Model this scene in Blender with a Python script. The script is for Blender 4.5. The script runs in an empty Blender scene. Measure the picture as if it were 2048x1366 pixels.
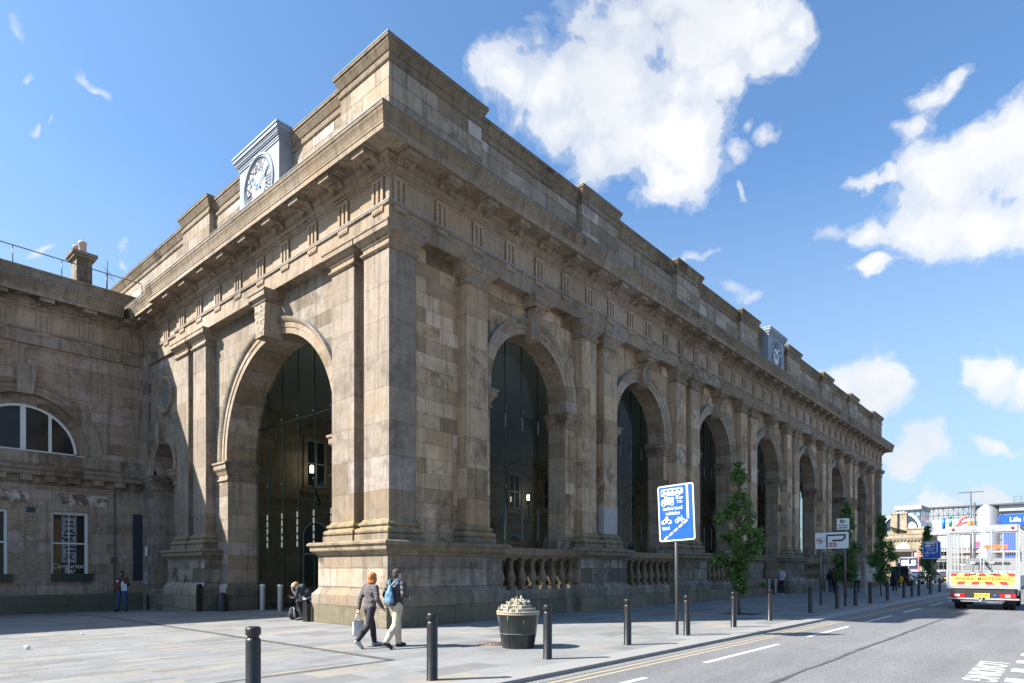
import bpy, bmesh, math, random
from mathutils import Vector, Matrix
R=math.radians; pi=math.pi
random.seed(7)
S=bpy.context.scene; COL=S.collection
# ------------------------------------------------------------------ helpers
class MB:
    """collects shapes, builds ONE mesh object"""
    def __init__(s): s.v=[]; s.f=[]; s.sm=[]; s.mi=[]; s.m=0
    def add(s,vs,fs,smooth=False):
        o=len(s.v); s.v+=[tuple(p) for p in vs]
        for f in fs: s.f.append([i+o for i in f]); s.sm.append(smooth); s.mi.append(s.m)
    def box(s,x0,x1,y0,y1,z0,z1,M=None):
        v=[Vector((x,y,z)) for z in (z0,z1) for y in (y0,y1) for x in (x0,x1)]
        if M: v=[M@p for p in v]
        s.add(v,[(0,2,3,1),(4,5,7,6),(0,1,5,4),(2,6,7,3),(0,4,6,2),(1,3,7,5)]); return s
    def quad(s,*p): s.add(p,[tuple(range(len(p)))]); return s
    def prism(s,pts,fn,d0,d1):
        """pts 2D polygon; fn(a,b,d)->xyz; extruded between d0,d1"""
        n=len(pts); v=[fn(a,b,d0) for a,b in pts]+[fn(a,b,d1) for a,b in pts]
        s.add(v,[tuple(range(n)),tuple(range(2*n-1,n-1,-1))]+[(i,(i+1)%n,n+(i+1)%n,n+i) for i in range(n)]); return s
    def tube(s,pts,r,n=8,cap=True,smooth=True):
        pts=[Vector(p) for p in pts]; m=len(pts); rr=r if isinstance(r,(list,tuple)) else [r]*m
        rings=[]; ref=None
        for i,p in enumerate(pts):
            t=(pts[min(i+1,m-1)]-pts[max(i-1,0)]).normalized()
            if ref is None: ref=Vector((0,0,1)) if abs(t.z)<.9 else Vector((1,0,0))
            a=t.cross(ref).normalized(); b=t.cross(a).normalized(); ref=b.cross(t) if False else ref
            rings.append([p+a*math.cos(2*pi*k/n)*rr[i]+b*math.sin(2*pi*k/n)*rr[i] for k in range(n)])
        o=len(s.v); s.v+=[tuple(q) for g in rings for q in g]
        for i in range(m-1):
            for k in range(n):
                s.f.append([o+i*n+k,o+i*n+(k+1)%n,o+(i+1)*n+(k+1)%n,o+(i+1)*n+k]); s.sm.append(smooth); s.mi.append(s.m)
        if cap:
            s.f.append([o+k for k in range(n)][::-1]); s.sm.append(False); s.mi.append(s.m)
            s.f.append([o+(m-1)*n+k for k in range(n)]); s.sm.append(False); s.mi.append(s.m)
        return s
    def lathe(s,prof,c=(0,0,0),n=16,M=None,a0=0,a1=2*pi,smooth=True):
        full=abs(a1-a0-2*pi)<1e-6; k=n if full else n+1
        vs=[]
        for r,z in prof:
            for i in range(k):
                a=a0+(a1-a0)*i/n; p=Vector((r*math.cos(a),r*math.sin(a),z))
                if M: p=M@p
                vs.append(p+Vector(c))
        fs=[]
        for j in range(len(prof)-1):
            for i in range(n):
                i2=(i+1)%k
                fs.append((j*k+i,j*k+i2,(j+1)*k+i2,(j+1)*k+i))
        s.add(vs,fs,smooth); return s
    def ell(s,c,r,n=12,m=8,M=None):
        vs=[];fs=[]
        for j in range(m+1):
            ph=pi*j/m-pi/2
            for i in range(n):
                a=2*pi*i/n
                p=Vector((r[0]*math.cos(ph)*math.cos(a),r[1]*math.cos(ph)*math.sin(a),r[2]*math.sin(ph)))
                if M: p=M@p
                vs.append(p+Vector(c))
        for j in range(m):
            for i in range(n): fs.append((j*n+i,j*n+(i+1)%n,(j+1)*n+(i+1)%n,(j+1)*n+i))
        s.add(vs,fs,True); return s
    def caps(s,a,ra,b,rb,n=12):
        """tapered capsule"""
        a=Vector(a);b=Vector(b); d=b-a; L=d.length; d=d.normalized() if L>1e-6 else Vector((0,0,1))
        prof=[(-ra*math.cos(t),ra*math.sin(t)) for t in (0.02,.4,.8,1.2,pi/2)]+[(L+rb*math.cos(t),rb*math.sin(t)) for t in (pi/2,1.2,.8,.4,.02)]
        q=Vector((0,0,1)).rotation_difference(d).to_matrix()
        s.lathe([(r,h) for h,r in prof],c=a,n=n,M=q); return s
    def sweep(s,path,prof,caps=True):
        """profile (o,z) swept along XY path, outward = right of travel, mitred"""
        P=[Vector((p[0],p[1])) for p in path]; n=len(P); k=len(prof); ns=[]
        for i in range(n-1):
            d=(P[i+1]-P[i]).normalized(); ns.append(Vector((d.y,-d.x)))
        vs=[]
        for i in range(n):
            if i==0: m=ns[0]
            elif i==n-1: m=ns[-1]
            else:
                a,b=ns[i-1],ns[i]; m=(a+b)/(1+a.dot(b))
            for o,z in prof: q=P[i]+m*o; vs.append((q.x,q.y,z))
        fs=[]
        for i in range(n-1):
            for j in range(k): fs.append((i*k+j,i*k+(j+1)%k,(i+1)*k+(j+1)%k,(i+1)*k+j))
        if caps: fs+=[tuple(range(k)),tuple(range(n*k-1,(n-1)*k-1,-1))]
        s.add(vs,fs); return s
    def mesh(s,name,mats):
        me=bpy.data.meshes.new(name); me.from_pydata(s.v,[],s.f)
        for m in (mats if isinstance(mats,(list,tuple)) else [mats]):
            if m: me.materials.append(m)
        me.polygons.foreach_set('use_smooth',s.sm); me.polygons.foreach_set('material_index',s.mi); me.update(); return me
    def build(s,name,mats,parent=None):
        o=bpy.data.objects.new(name,s.mesh(name,mats)); COL.objects.link(o)
        if parent: o.parent=parent
        return o
def tag(o,label=None,cat=None,group=None,kind=None):
    if label: o['label']=label
    if cat: o['category']=cat
    if group: o['group']=group
    if kind: o['kind']=kind
    return o
def empty(name,loc=(0,0,0),rz=0,label=None,cat=None,group=None):
    o=bpy.data.objects.new(name,None); COL.objects.link(o); o.location=loc; o.rotation_euler=(0,0,rz)
    o.empty_display_size=.2
    return tag(o,label,cat,group)
def copy_tree(o,parent=None):
    c=o.copy(); COL.objects.link(c)
    if parent: c.parent=parent
    for ch in list(o.children): copy_tree(ch,c)
    return c
def add_text(mb,txt,fn,size=1,align='CENTER',th=0,bold=0):
    """text outlines as faces: fn(u,v)->xyz"""
    cu=bpy.data.curves.new('t','FONT'); cu.body=txt; cu.size=size; cu.align_x=align; cu.align_y='CENTER'; cu.offset=bold; cu.resolution_u=4
    ob=bpy.data.objects.new('t',cu); COL.objects.link(ob); bpy.context.view_layer.update()
    me=bpy.data.meshes.new_from_object(ob.evaluated_get(bpy.context.evaluated_depsgraph_get()))
    mb.add([fn(v.co.x,v.co.y) for v in me.vertices],[tuple(p.vertices) for p in me.polygons])
    bpy.data.objects.remove(ob); bpy.data.curves.remove(cu); bpy.data.meshes.remove(me)
def remesh(mb,name,mats,vox,parent=None,smooth=3):
    """fuse overlapping closed shapes into one continuous surface"""
    me=mb.mesh(name,mats); ob=bpy.data.objects.new(name,me); COL.objects.link(ob)
    m=ob.modifiers.new('r','REMESH'); m.mode='VOXEL'; m.voxel_size=vox; m.use_smooth_shade=True
    if smooth:
        m=ob.modifiers.new('s','SMOOTH'); m.factor=.5; m.iterations=smooth
    bpy.context.view_layer.update()
    me2=bpy.data.meshes.new_from_object(ob.evaluated_get(bpy.context.evaluated_depsgraph_get()))
    bpy.data.objects.remove(ob); bpy.data.meshes.remove(me)
    me2.name=name
    o=bpy.data.objects.new(name,me2); COL.objects.link(o)
    if not me2.materials:
        for mt in (mats if isinstance(mats,(list,tuple)) else [mats]): me2.materials.append(mt)
    if parent: o.parent=parent
    return o
# ------------------------------------------------------------------ materials
def sc(r,g,b): # sRGB 0-255 -> linear
    f=lambda c:(c/255/12.92 if c/255<=.04045 else ((c/255+.055)/1.055)**2.4)
    return (f(r),f(g),f(b))
class NT:
    def __init__(s,name):
        s.m=bpy.data.materials.new(name); s.m.use_nodes=True; s.t=s.m.node_tree; s.n=s.t.nodes; s.l=s.t.links
        s.b=s.n['Principled BSDF']
    def node(s,ty,**kw):
        n=s.n.new(ty)
        for k,v in kw.items():
            if k.startswith('i_'):
                key=k[2:]; key=int(key) if key.isdigit() else key.replace('_',' ')
                if isinstance(v,bpy.types.NodeSocket): s.l.new(v,n.inputs[key])
                else: n.inputs[key].default_value=v
            else: setattr(n,k,v)
        return n
    def math(s,op,a,b=0.0,c=None,clamp=False):
        n=s.n.new('ShaderNodeMath'); n.operation=op; n.use_clamp=clamp
        for i,x in enumerate((a,b) if c is None else (a,b,c)):
            if isinstance(x,bpy.types.NodeSocket): s.l.new(x,n.inputs[i])
            else: n.inputs[i].default_value=x
        return n.outputs[0]
    def noise(s,vec,scale,detail=4,rough=.55,dist=0):
        n=s.n.new('ShaderNodeTexNoise'); n.inputs['Scale'].default_value=scale; n.inputs['Detail'].default_value=detail
        n.inputs['Roughness'].default_value=rough; n.inputs['Distortion'].default_value=dist
        if vec is not None: s.l.new(vec,n.inputs['Vector'])
        return n.outputs['Fac']
    def ramp(s,fac,stops,interp='LINEAR'):
        n=s.n.new('ShaderNodeValToRGB'); cr=n.color_ramp; cr.interpolation=interp
        while len(cr.elements)<len(stops): cr.elements.new(.5)
        for e,(p,c) in zip(cr.elements,stops):
            e.position=p; e.color=(c,c,c,1) if isinstance(c,(int,float)) else (*c[:3],1)
        s.l.new(fac,n.inputs[0]); return n.outputs[0]
    def mix(s,fac,a,b,mode='MIX'):
        n=s.n.new('ShaderNodeMix'); n.data_type='RGBA'; n.blend_type=mode; n.clamp_factor=True
        for x,i in ((fac,0),(a,6),(b,7)):
            if isinstance(x,bpy.types.NodeSocket): s.l.new(x,n.inputs[i])
            elif i==0: n.inputs[0].default_value=x
            else: n.inputs[i].default_value=(*x[:3],1)
        return n.outputs[2]
    def scale(s,vec,v):
        n=s.n.new('ShaderNodeVectorMath'); n.operation='MULTIPLY'; s.l.new(vec,n.inputs[0]); n.inputs[1].default_value=v; return n.outputs[0]
    def bump(s,h,strength=.3,dist=.02):
        n=s.n.new('ShaderNodeBump'); n.inputs['Strength'].default_value=strength; n.inputs['Distance'].default_value=dist
        s.l.new(h,n.inputs['Height']); s.l.new(n.outputs[0],s.b.inputs['Normal'])
    def out(s,col=None,rough=None,metal=None,spec=None):
        for k,x in (('Base Color',col),('Roughness',rough),('Metallic',metal),('Specular IOR Level',spec)):
            if x is None: continue
            if isinstance(x,bpy.types.NodeSocket): s.l.new(x,s.b.inputs[k])
            elif k=='Base Color': s.b.inputs[k].default_value=(*x[:3],1)
            else: s.b.inputs[k].default_value=x
        return s.m
    def pos(s): return s.n.new('ShaderNodeNewGeometry').outputs['Position']
    def obj(s): return s.n.new('ShaderNodeTexCoord').outputs['Object']
_mc={}
def plain(name,col,rough=.5,metal=0.0,var=.18,nscale=6,bump=0,emit=0,spec=.5):
    if name in _mc: return _mc[name]
    t=NT(name); o=t.obj(); n=t.noise(o,nscale,5)
    n2=t.noise(o,nscale*9,3)
    f=t.math('ADD',t.math('MULTIPLY',n,.7),t.math('MULTIPLY',n2,.3))
    c=t.mix(1,t.ramp(f,[(.25,1-var),(.75,1+var*.6)]),col,'MULTIPLY')
    m=t.out(c,t.math('ADD',t.math('MULTIPLY',n,.2),rough-.1),metal,spec)
    if bump: t.bump(n2,bump,.01)
    if emit: t.b.inputs['Emission Color'].default_value=(*col,1); t.b.inputs['Emission Strength'].default_value=emit
    _mc[name]=m; return m
def stone(name,bw=1.15,rh=.46,base=(.36,.29,.205),vary=1.0,soot=.5,mort=.006,low=True,streak=1.0,off=.5,dark=1.0,lichen=False,street=0.0):
    t=NT(name); g=t.node('ShaderNodeNewGeometry'); P=g.outputs['Position']
    sp=t.node('ShaderNodeSeparateXYZ',i_0=P); sn=t.node('ShaderNodeSeparateXYZ',i_0=g.outputs['True Normal'])
    ax=t.math('GREATER_THAN',t.math('ABSOLUTE',sn.outputs[0]),.7); az=t.math('GREATER_THAN',t.math('ABSOLUTE',sn.outputs[2]),.7)
    mx=lambda f,a,b:t.math('ADD',t.math('MULTIPLY',f,b),t.math('MULTIPLY',t.math('SUBTRACT',1.0,f),a))
    u=mx(ax,sp.outputs[0],sp.outputs[1]); v=mx(az,sp.outputs[2],sp.outputs[1])
    wob=t.math('MULTIPLY',t.math('SUBTRACT',t.noise(P,1.3,2),.5),.03)
    uv=t.node('ShaderNodeCombineXYZ',i_0=t.math('ADD',u,wob),i_1=t.math('ADD',v,wob))
    br=t.node('ShaderNodeTexBrick',i_Vector=uv.outputs[0],i_Color1=(0,0,0,1),i_Color2=(1,1,1,1),i_Mortar=(.5,.5,.5,1),i_Scale=1.0,offset=off)
    br.inputs['Mortar Size'].default_value=mort; br.inputs['Mortar Smooth'].default_value=.3; br.inputs['Brick Width'].default_value=bw; br.inputs['Row Height'].default_value=rh
    b=Vector(base); k=vary
    C=lambda m,wr=1,wb=1:(b.x*(1+(m-1)*k)*wr,b.y*(1+(m-1)*k),b.z*(1+(m-1)*k)*wb)
    col=t.ramp(br.outputs['Color'],[(0,C(.5,1.05,.9)),(.12,C(.78,1.05,.92)),(.3,C(.92)),(.5,C(1.02)),(.7,C(1.1,1.02,.93)),(.88,C(1.2,.98,1.03)),(1,C(1.5,.96,1.15))])
    big=t.noise(P,.4,4,.6); col=t.mix(1,col,t.ramp(big,[(.3,.84),(.5,1.0),(.72,1.08)]),'MULTIPLY')
    med=t.noise(P,3.1,7,.7,.3); col=t.mix(1,col,t.ramp(med,[(.28,.74),(.48,.98),(.75,1.14)]),'MULTIPLY')
    st=t.noise(t.scale(P,(5.5,5.5,.3)),1.0,6,.65); col=t.mix(streak*.8,col,t.ramp(st,[(.32,.5),(.5,1.0),(.8,1.08)]),'MULTIPLY')
    h1=t.math('FRACT',t.math('MULTIPLY',br.outputs['Color'],37.7)); gate=t.ramp(h1,[(.35,.12),(.6,.45),(.8,1.0)])
    so=t.noise(P,1.5,8,.72,.5); sf=t.math('MULTIPLY',t.math('MULTIPLY',t.ramp(so,[(.46,0.0),(.6,1.0)]),gate),soot)
    col=t.mix(sf,col,(b.x*.27,b.y*.25,b.z*.25))
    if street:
        fs=t.math('LESS_THAN',sn.outputs[1],-.5); sg=t.noise(P,2.1,8,.74,.6); sg2=t.noise(t.scale(P,(3.5,3.5,.4)),1.0,5,.6)  # extra dark patches only on faces turned to the street
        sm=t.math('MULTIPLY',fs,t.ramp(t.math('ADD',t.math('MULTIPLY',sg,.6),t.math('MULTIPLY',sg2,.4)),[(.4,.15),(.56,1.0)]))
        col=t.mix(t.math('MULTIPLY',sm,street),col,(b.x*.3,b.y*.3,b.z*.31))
    h2=t.math('FRACT',t.math('MULTIPLY',br.outputs['Color'],91.3)); warm=t.noise(P,.9,3); col=t.mix(t.math('MULTIPLY',t.math('MULTIPLY',t.ramp(warm,[(.45,0.0),(.65,1.0)]),t.ramp(h2,[(.6,.2),(.85,1.0)])),.45),col,(b.x*1.0,b.y*.82,b.z*.6))
    gr=t.noise(P,24,7,.78); col=t.mix(1,col,t.ramp(gr,[(.28,.62),(.5,1.0),(.72,1.28)]),'MULTIPLY')
    if low:
        lf=t.math('SUBTRACT',1.0,t.math('DIVIDE',t.math('SUBTRACT',t.math('ADD',sp.outputs[2],t.math('MULTIPLY',med,.7)),.7),.45),clamp=True)
        col=t.mix(t.math('MULTIPLY',lf,.5),col,(.15,.14,.085))
    if lichen:
        ln=t.noise(P,7,5,.7); up=t.math('GREATER_THAN',sn.outputs[2],.25); sd_=t.math('GREATER_THAN',sp.outputs[2],2.5)
        col=t.mix(t.math('MULTIPLY',t.math('MULTIPLY',up,sd_),t.ramp(ln,[(.47,0.0),(.62,.55)])),col,(.34,.22,.03))
    if dark!=1: col=t.mix(1,col,(dark,dark,dark),'MULTIPLY')
    col=t.mix(t.math('MULTIPLY',br.outputs['Fac'],.75),col,(.05,.042,.034))
    t.out(col,.92,spec=.25)
    h=t.math('ADD',t.math('MULTIPLY',br.outputs['Fac'],-1.0),t.math('ADD',t.math('MULTIPLY',gr,.8),t.math('MULTIPLY',med,.5)))
    t.bump(h,.55,.012)
    return t.m
BASE=(.27,.228,.185)
M_ash=stone('ashlar_sandstone',1.15,.46,BASE)
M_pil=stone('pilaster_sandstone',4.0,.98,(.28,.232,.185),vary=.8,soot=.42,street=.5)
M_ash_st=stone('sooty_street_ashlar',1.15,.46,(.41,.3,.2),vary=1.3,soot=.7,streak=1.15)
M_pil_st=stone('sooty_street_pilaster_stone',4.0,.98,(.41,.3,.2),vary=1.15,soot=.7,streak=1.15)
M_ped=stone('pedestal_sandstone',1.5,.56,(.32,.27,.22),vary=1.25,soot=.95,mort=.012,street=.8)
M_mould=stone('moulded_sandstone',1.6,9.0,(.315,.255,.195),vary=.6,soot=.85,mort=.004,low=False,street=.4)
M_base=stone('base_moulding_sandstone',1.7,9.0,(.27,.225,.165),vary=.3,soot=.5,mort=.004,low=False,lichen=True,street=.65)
M_cop=stone('weathered_coping_stone',1.4,9.0,(.22,.175,.125),vary=.6,soot=.95,mort=.006,low=False)
M_par=stone('parapet_ashlar',1.25,.52,(.32,.262,.205),soot=.5,mort=.012,low=False,vary=1.05)
M_frz=stone('frieze_sandstone',1.58,9.0,(.35,.27,.2),vary=.45,soot=.55,mort=.003,low=False,streak=.6)
M_arch=stone('voussoir_sandstone',9,.55,(.32,.258,.195),vary=.7,soot=.35,low=False)
M_rust=stone('rough_keystone_stone',9,9,(.32,.27,.21),vary=.1,soot=.3,low=False)
M_wing=stone('wing_sandstone',1.35,.47,(.335,.263,.207),vary=.5,soot=.55)
M_int=stone('interior_sandstone',1.4,.5,(.42,.32,.22),vary=.5,soot=.3,low=False)
M_lead=plain('lead_flashing',(.2,.215,.23),.45,.0,.5,9)
M_leadl=plain('pale_lead',(.24,.245,.25),.5,0,.35,9)
M_clock=plain('grey_blue_paint',(.235,.265,.31),.4,0,.06,3)
M_white=plain('white_paint',(.8,.8,.78),.45,0,.06,5)
M_black=plain('black_iron',(.012,.012,.013),.4,0,.3,8)
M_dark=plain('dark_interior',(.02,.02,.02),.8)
M_ceil=plain('plaster_ceiling',(.48,.5,.47),.85,0,.12,.6)
def glass(name,tint=(.8,.9,.86),refl=.09,dark=.0):
    t=NT(name); o=t.n['Material Output']; tr=t.node('ShaderNodeBsdfTransparent'); tr.inputs[0].default_value=(*tint,1)
    gl=t.node('ShaderNodeBsdfGlossy'); gl.inputs['Roughness'].default_value=.02
    fr=t.node('ShaderNodeLayerWeight'); fr.inputs[0].default_value=.5
    f=t.math('ADD',t.math('MULTIPLY',t.math('POWER',fr.outputs['Facing'],4.0),refl),.012)
    mx=t.node('ShaderNodeMixShader'); t.l.new(f,mx.inputs[0]); t.l.new(tr.outputs[0],mx.inputs[1]); t.l.new(gl.outputs[0],mx.inputs[2]); t.l.new(mx.outputs[0],o.inputs[0])
    return t.m
M_glass=glass('portico_glass',(.68,.75,.72),.25)
M_fin=plain('glass_fin_edge',(.015,.04,.035),.15,0,.1,4)
def winglass():
    t=NT('window_glass'); n=t.noise(t.pos(),.8,3); t.out(t.mix(n,(.012,.012,.014),(.04,.038,.035)),.08,spec=.2); return t.m
M_wing_glass=winglass()
# ------------------------------------------------------------------ geometry constants of the portico (metres; corner of the pilasters at the origin)
W=.42; LX=61.06; PITCH=7.93; C0=6.74; RS=2.15; SPS=8.02; CL=7.12; RL=3.85; SPL=6.22; DYW=19.6
portico=empty('station_portico',(0,0,0),0,'long sandstone arcaded portico with clocks on its parapet, filling the picture','portico')
fS=lambda u,d,z:(u,d,z)            # street front: u=x, d=depth inwards
fL=lambda u,d,z:(d,u,z)            # sunlit end front
fF=lambda u,d,z:(LX-d,u,z)         # far end
def arc_pts(c,r,sp,n=28): return [(c-r*math.cos(pi*i/n),sp+r*math.sin(pi*i/n)) for i in range(n+1)]
def arch_wall(mb,fn,u0,u1,z0,z1,ops,d0,d1,zb=None):
    """wall with round-arched openings (c,r,spring,bottom); front at d0, back at d1"""
    ops=sorted(ops); edges=[u0]
    for d in (d0,d1):
        cur=u0
        for c,r,sp,bot in ops:
            mb.quad(fn(cur,d,z0),fn(c-r,d,z0),fn(c-r,d,z1),fn(cur,d,z1))
            a=arc_pts(c,r,sp)
            for (ua,za),(ub,zb_) in zip(a[:-1],a[1:]): mb.quad(fn(ua,d,za),fn(ub,d,zb_),fn(ub,d,z1),fn(ua,d,z1))
            if bot>z0: mb.quad(fn(c-r,d,z0),fn(c+r,d,z0),fn(c+r,d,bot),fn(c-r,d,bot))
            cur=c+r
        mb.quad(fn(cur,d,z0),fn(u1,d,z0),fn(u1,d,z1),fn(cur,d,z1))
    mb.quad(fn(u0,d0,z0),fn(u0,d1,z0),fn(u0,d1,z1),fn(u0,d0,z1)); mb.quad(fn(u1,d0,z0),fn(u1,d1,z0),fn(u1,d1,z1),fn(u1,d0,z1))
    mb.quad(fn(u0,d0,z1),fn(u1,d0,z1),fn(u1,d1,z1),fn(u0,d1,z1))
def reveal(mb,fn,c,r,sp,bot,d0,d1):
    a=[(c-r,bot)]+arc_pts(c,r,sp)+[(c+r,bot)]
    for (ua,za),(ub,zb) in zip(a[:-1],a[1:]): mb.quad(fn(ua,d0,za),fn(ub,d0,zb),fn(ub,d1,zb),fn(ua,d1,za))
def ring(mb,fn,c,sp,prof,bot=None,n=36,a0=0,a1=pi):
    """profile (radius, depth) swept round an arch"""
    pts=[]
    if bot is not None: pts.append((None,bot,-1))
    k=len(prof); vs=[]; rows=[]
    if bot is not None: rows.append([fn(c-R_,d,bot) for R_,d in prof])
    for i in range(n+1):
        a=a0+(a1-a0)*i/n; rows.append([fn(c-R_*math.cos(a),d,sp+R_*math.sin(a)) for R_,d in prof])
    if bot is not None: rows.append([fn(c+R_,d,bot) for R_,d in prof])
    for r_ in rows: vs+=r_
    fs=[]
    for i in range(len(rows)-1):
        for j in range(k): fs.append((i*k+j,i*k+(j+1)%k,(i+1)*k+(j+1)%k,(i+1)*k+j))
    fs+=[tuple(range(k)),tuple(range(len(vs)-1,len(vs)-k-1,-1))]
    mb.add(vs,fs)
def archpanel(mb,fn,c,r,sp,bot,d):
    a=[(c-r,bot)]+arc_pts(c,r,sp)+[(c+r,bot)]
    mb.add([fn(u,d,z) for u,z in a],[tuple(range(len(a)))])
bays=[C0+PITCH*i for i in range(7)]
pairs=[C0+PITCH*(i+.5) for i in range(6)]
PW=.97; PG=.29      # pilaster width, half gap
DS=1.3; DL=1.68     # back of street wall / end walls
# --- walls
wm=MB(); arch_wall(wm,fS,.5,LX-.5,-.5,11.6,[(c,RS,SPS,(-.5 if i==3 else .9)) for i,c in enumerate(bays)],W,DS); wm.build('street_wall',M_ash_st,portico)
wm=MB(); arch_wall(wm,fL,.5,15.3,-.5,11.6,[(CL,RL,SPL,-.5)],W,DL); wm.build('end_wall',M_ash,portico)
wm=MB(); arch_wall(wm,fF,.5,15.3,-.5,11.6,[(CL,RL,SPL,-.5)],W,DL); wm.build('end_wall',M_ash,portico)
# reveals (voussoir courses)
for i,c in enumerate(bays):
    m=MB(); reveal(m,fS,c,RS,SPS,(-.5 if i==3 else .9),W+.002,DS-.002); m.build('arch_soffit',M_arch,portico)
for f in (fL,fF):
    m=MB(); reveal(m,f,CL,RL,SPL,-.5,W+.002,DL-.002); m.build('arch_soffit',M_arch,portico)
# --- pilasters
def torus(o,zc,r,n=6): return [(o+r*math.cos(a),zc+r*math.sin(a)) for a in [-pi/2+pi*i/n for i in range(n+1)]]
P_BASE=[(-.3,2.46),(.2,2.46),(.2,2.66)]+torus(.1,2.755,.095)+[(.09,2.85),(.07,2.89)]+torus(.07,2.95,.055)+[(.07,3.02),(.045,3.04),(.015,3.1),(-.3,3.1)]
P_CAP=[(-.3,10.78),(.03,10.78),(.05,10.8)]+torus(.04,10.86,.045,5)+[(.02,10.93),(.015,11.02),(.05,11.05),(.06,11.1),(.1,11.12),(.17,11.2),(.2,11.22),(.22,11.24),(.22,11.38),(.245,11.4),(.245,11.452),(-.3,11.452)]
def pilaster(path,name='pilaster',mt=None):
    p=MB(); xs=[q[0] for q in path]; ys=[q[1] for q in path]
    p.box(min(xs)+0,max(xs)-0,min(ys),max(ys),2.47,11.2)
    o=p.build(name,mt or M_pil,portico)
    b=MB(); b.sweep(path,P_BASE); b.build('base_moulding',M_base,o)
    c=MB(); c.sweep(path,P_CAP); c.build('capital',M_mould,o)
    return o
def pil_street(u0,u1): pilaster([(u0,W+.04),(u0,0),(u1,0),(u1,W+.04)],mt=M_pil_st)
pilaster([(W+.14,1.19),(0,1.19),(0,0),(.98,0),(.98,W+.1)])
pil_street(3.07,4.04)
for c in pairs:
    pil_street(c-PG-PW,c-PG); pil_street(c+PG,c+PG+PW)
pil_street(LX-4.04,LX-3.07)
pilaster([(LX-.98,W+.1),(LX-.98,0),(LX,0),(LX,1.19),(LX-W-.14,1.19)])
for a,b in ((1.69,2.87),(12.03,13.26),(13.76,14.96)):
    pilaster([(W+.04,b),(0,b),(0,a),(W+.04,a)]); pilaster([(LX-W-.04,a),(LX,a),(LX,b),(LX-W-.04,b)])
rp=MB(); rp.box(10.975,11.975,-.012,.3,3.12,4.22); rp.build('repaired_block',plain('new_pale_stone',(.36,.34,.32),.9,0,.12,5,.2),portico)
# --- pedestals below the pilasters
P_PED=[(-.6,-.6),(.37,-.6),(.37,.87),(.35,.9),(.25,1.02),(.22,1.07),(.22,2.04),(.25,2.05),(.27,2.1),(.36,2.17),(.4,2.2),(.41,2.23),(.41,2.33),(.44,2.35),(.48,2.37),(.48,2.43),(.42,2.47),(-.6,2.475)]
i0=next(i for i,p in enumerate(P_PED) if p==(.22,2.04))
def pedestal(path):
    m=MB(); m.sweep(path,P_PED[:i0+1]+[(-.6,2.04)]); o=m.build('pedestal',M_ped,portico)
    m=MB(); m.sweep(path,[(-.6,2.042)]+P_PED[i0+1:]); m.build('pedestal_cornice',M_base,o)
pe=.2
pedestal([(W+.06,2.87+pe),(0,2.87+pe),(0,0),(4.04+pe,0),(4.04+pe,W+.06)])
for c in pairs:
    h=PG+PW+pe; pedestal([(c-h,W+.06),(c-h,0),(c+h,0),(c+h,W+.06)])
pedestal([(LX-4.04-pe,W+.06),(LX-4.04-pe,0),(LX,0),(LX,2.87+pe),(LX-W-.06,2.87+pe)])
pedestal([(W+.06,14.96+pe),(0,14.96+pe),(0,12.03-pe),(W+.06,12.03-pe)])
pedestal([(LX-W-.06,12.03-pe),(LX,12.03-pe),(LX,14.96+pe),(LX-W-.06,14.96+pe)])
# --- archivolts, keystones, imposts
def archivolt(fn,c,r,sp,bot,d):
    m=MB(); ring(m,fn,c,sp,[(r-.002,d+.1),(r-.002,d-.05),(r+.2,d-.05),(r+.21,d-.08),(r+.38,d-.08),(r+.39,d-.11),(r+.44,d-.15),(r+.5,d-.18),(r+.53,d-.18),(r+.53,d+.1)],bot)
    o=m.build('archivolt',M_arch,portico)
    m=MB(); ring(m,fn,c,sp+.002,[(r+.532,d+.05),(r+.532,d-.185),(r+.545,d-.185),(r+.545,d+.05)],bot); m.build('lead_flashing',M_lead,o)
    return o
CONS=[(W+.1,9.95),(W-.17,9.98),(W-.25,10.02),(W-.29,10.1),(W-.3,10.2),(W-.28,10.32),(W-.25,10.48),(W-.25,10.6),(W-.3,10.75),(W-.4,10.9),(W-.5,10.99),(W-.53,11.05),(W+.1,11.05)]
CAPK=[(-.02,11.05),(.03,11.06),(.04,11.13),(.1,11.18),(.14,11.2),(.14,11.36),(.17,11.38),(.17,11.446),(-.02,11.446)]
for c in bays:
    o=archivolt(fS,c,RS,SPS,7.75,W)
    m=MB(); m.prism(CONS,lambda d,z,u:(u,d,z),c-.27,c+.27)
    for s in (-.17,0,.17): m.prism([(d-(.018 if d<W else 0),z) for d,z in CONS[1:-1]]+[(W-.1,11.04),(W-.1,10.0)],lambda d,z,u:(u,d,z),c+s-.06,c+s+.06)
    m.sweep([(c-.37,W+.06),(c-.37,W-.56),(c+.37,W-.56),(c+.37,W+.06)],CAPK); m.build('keystone',M_mould,o)
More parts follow.
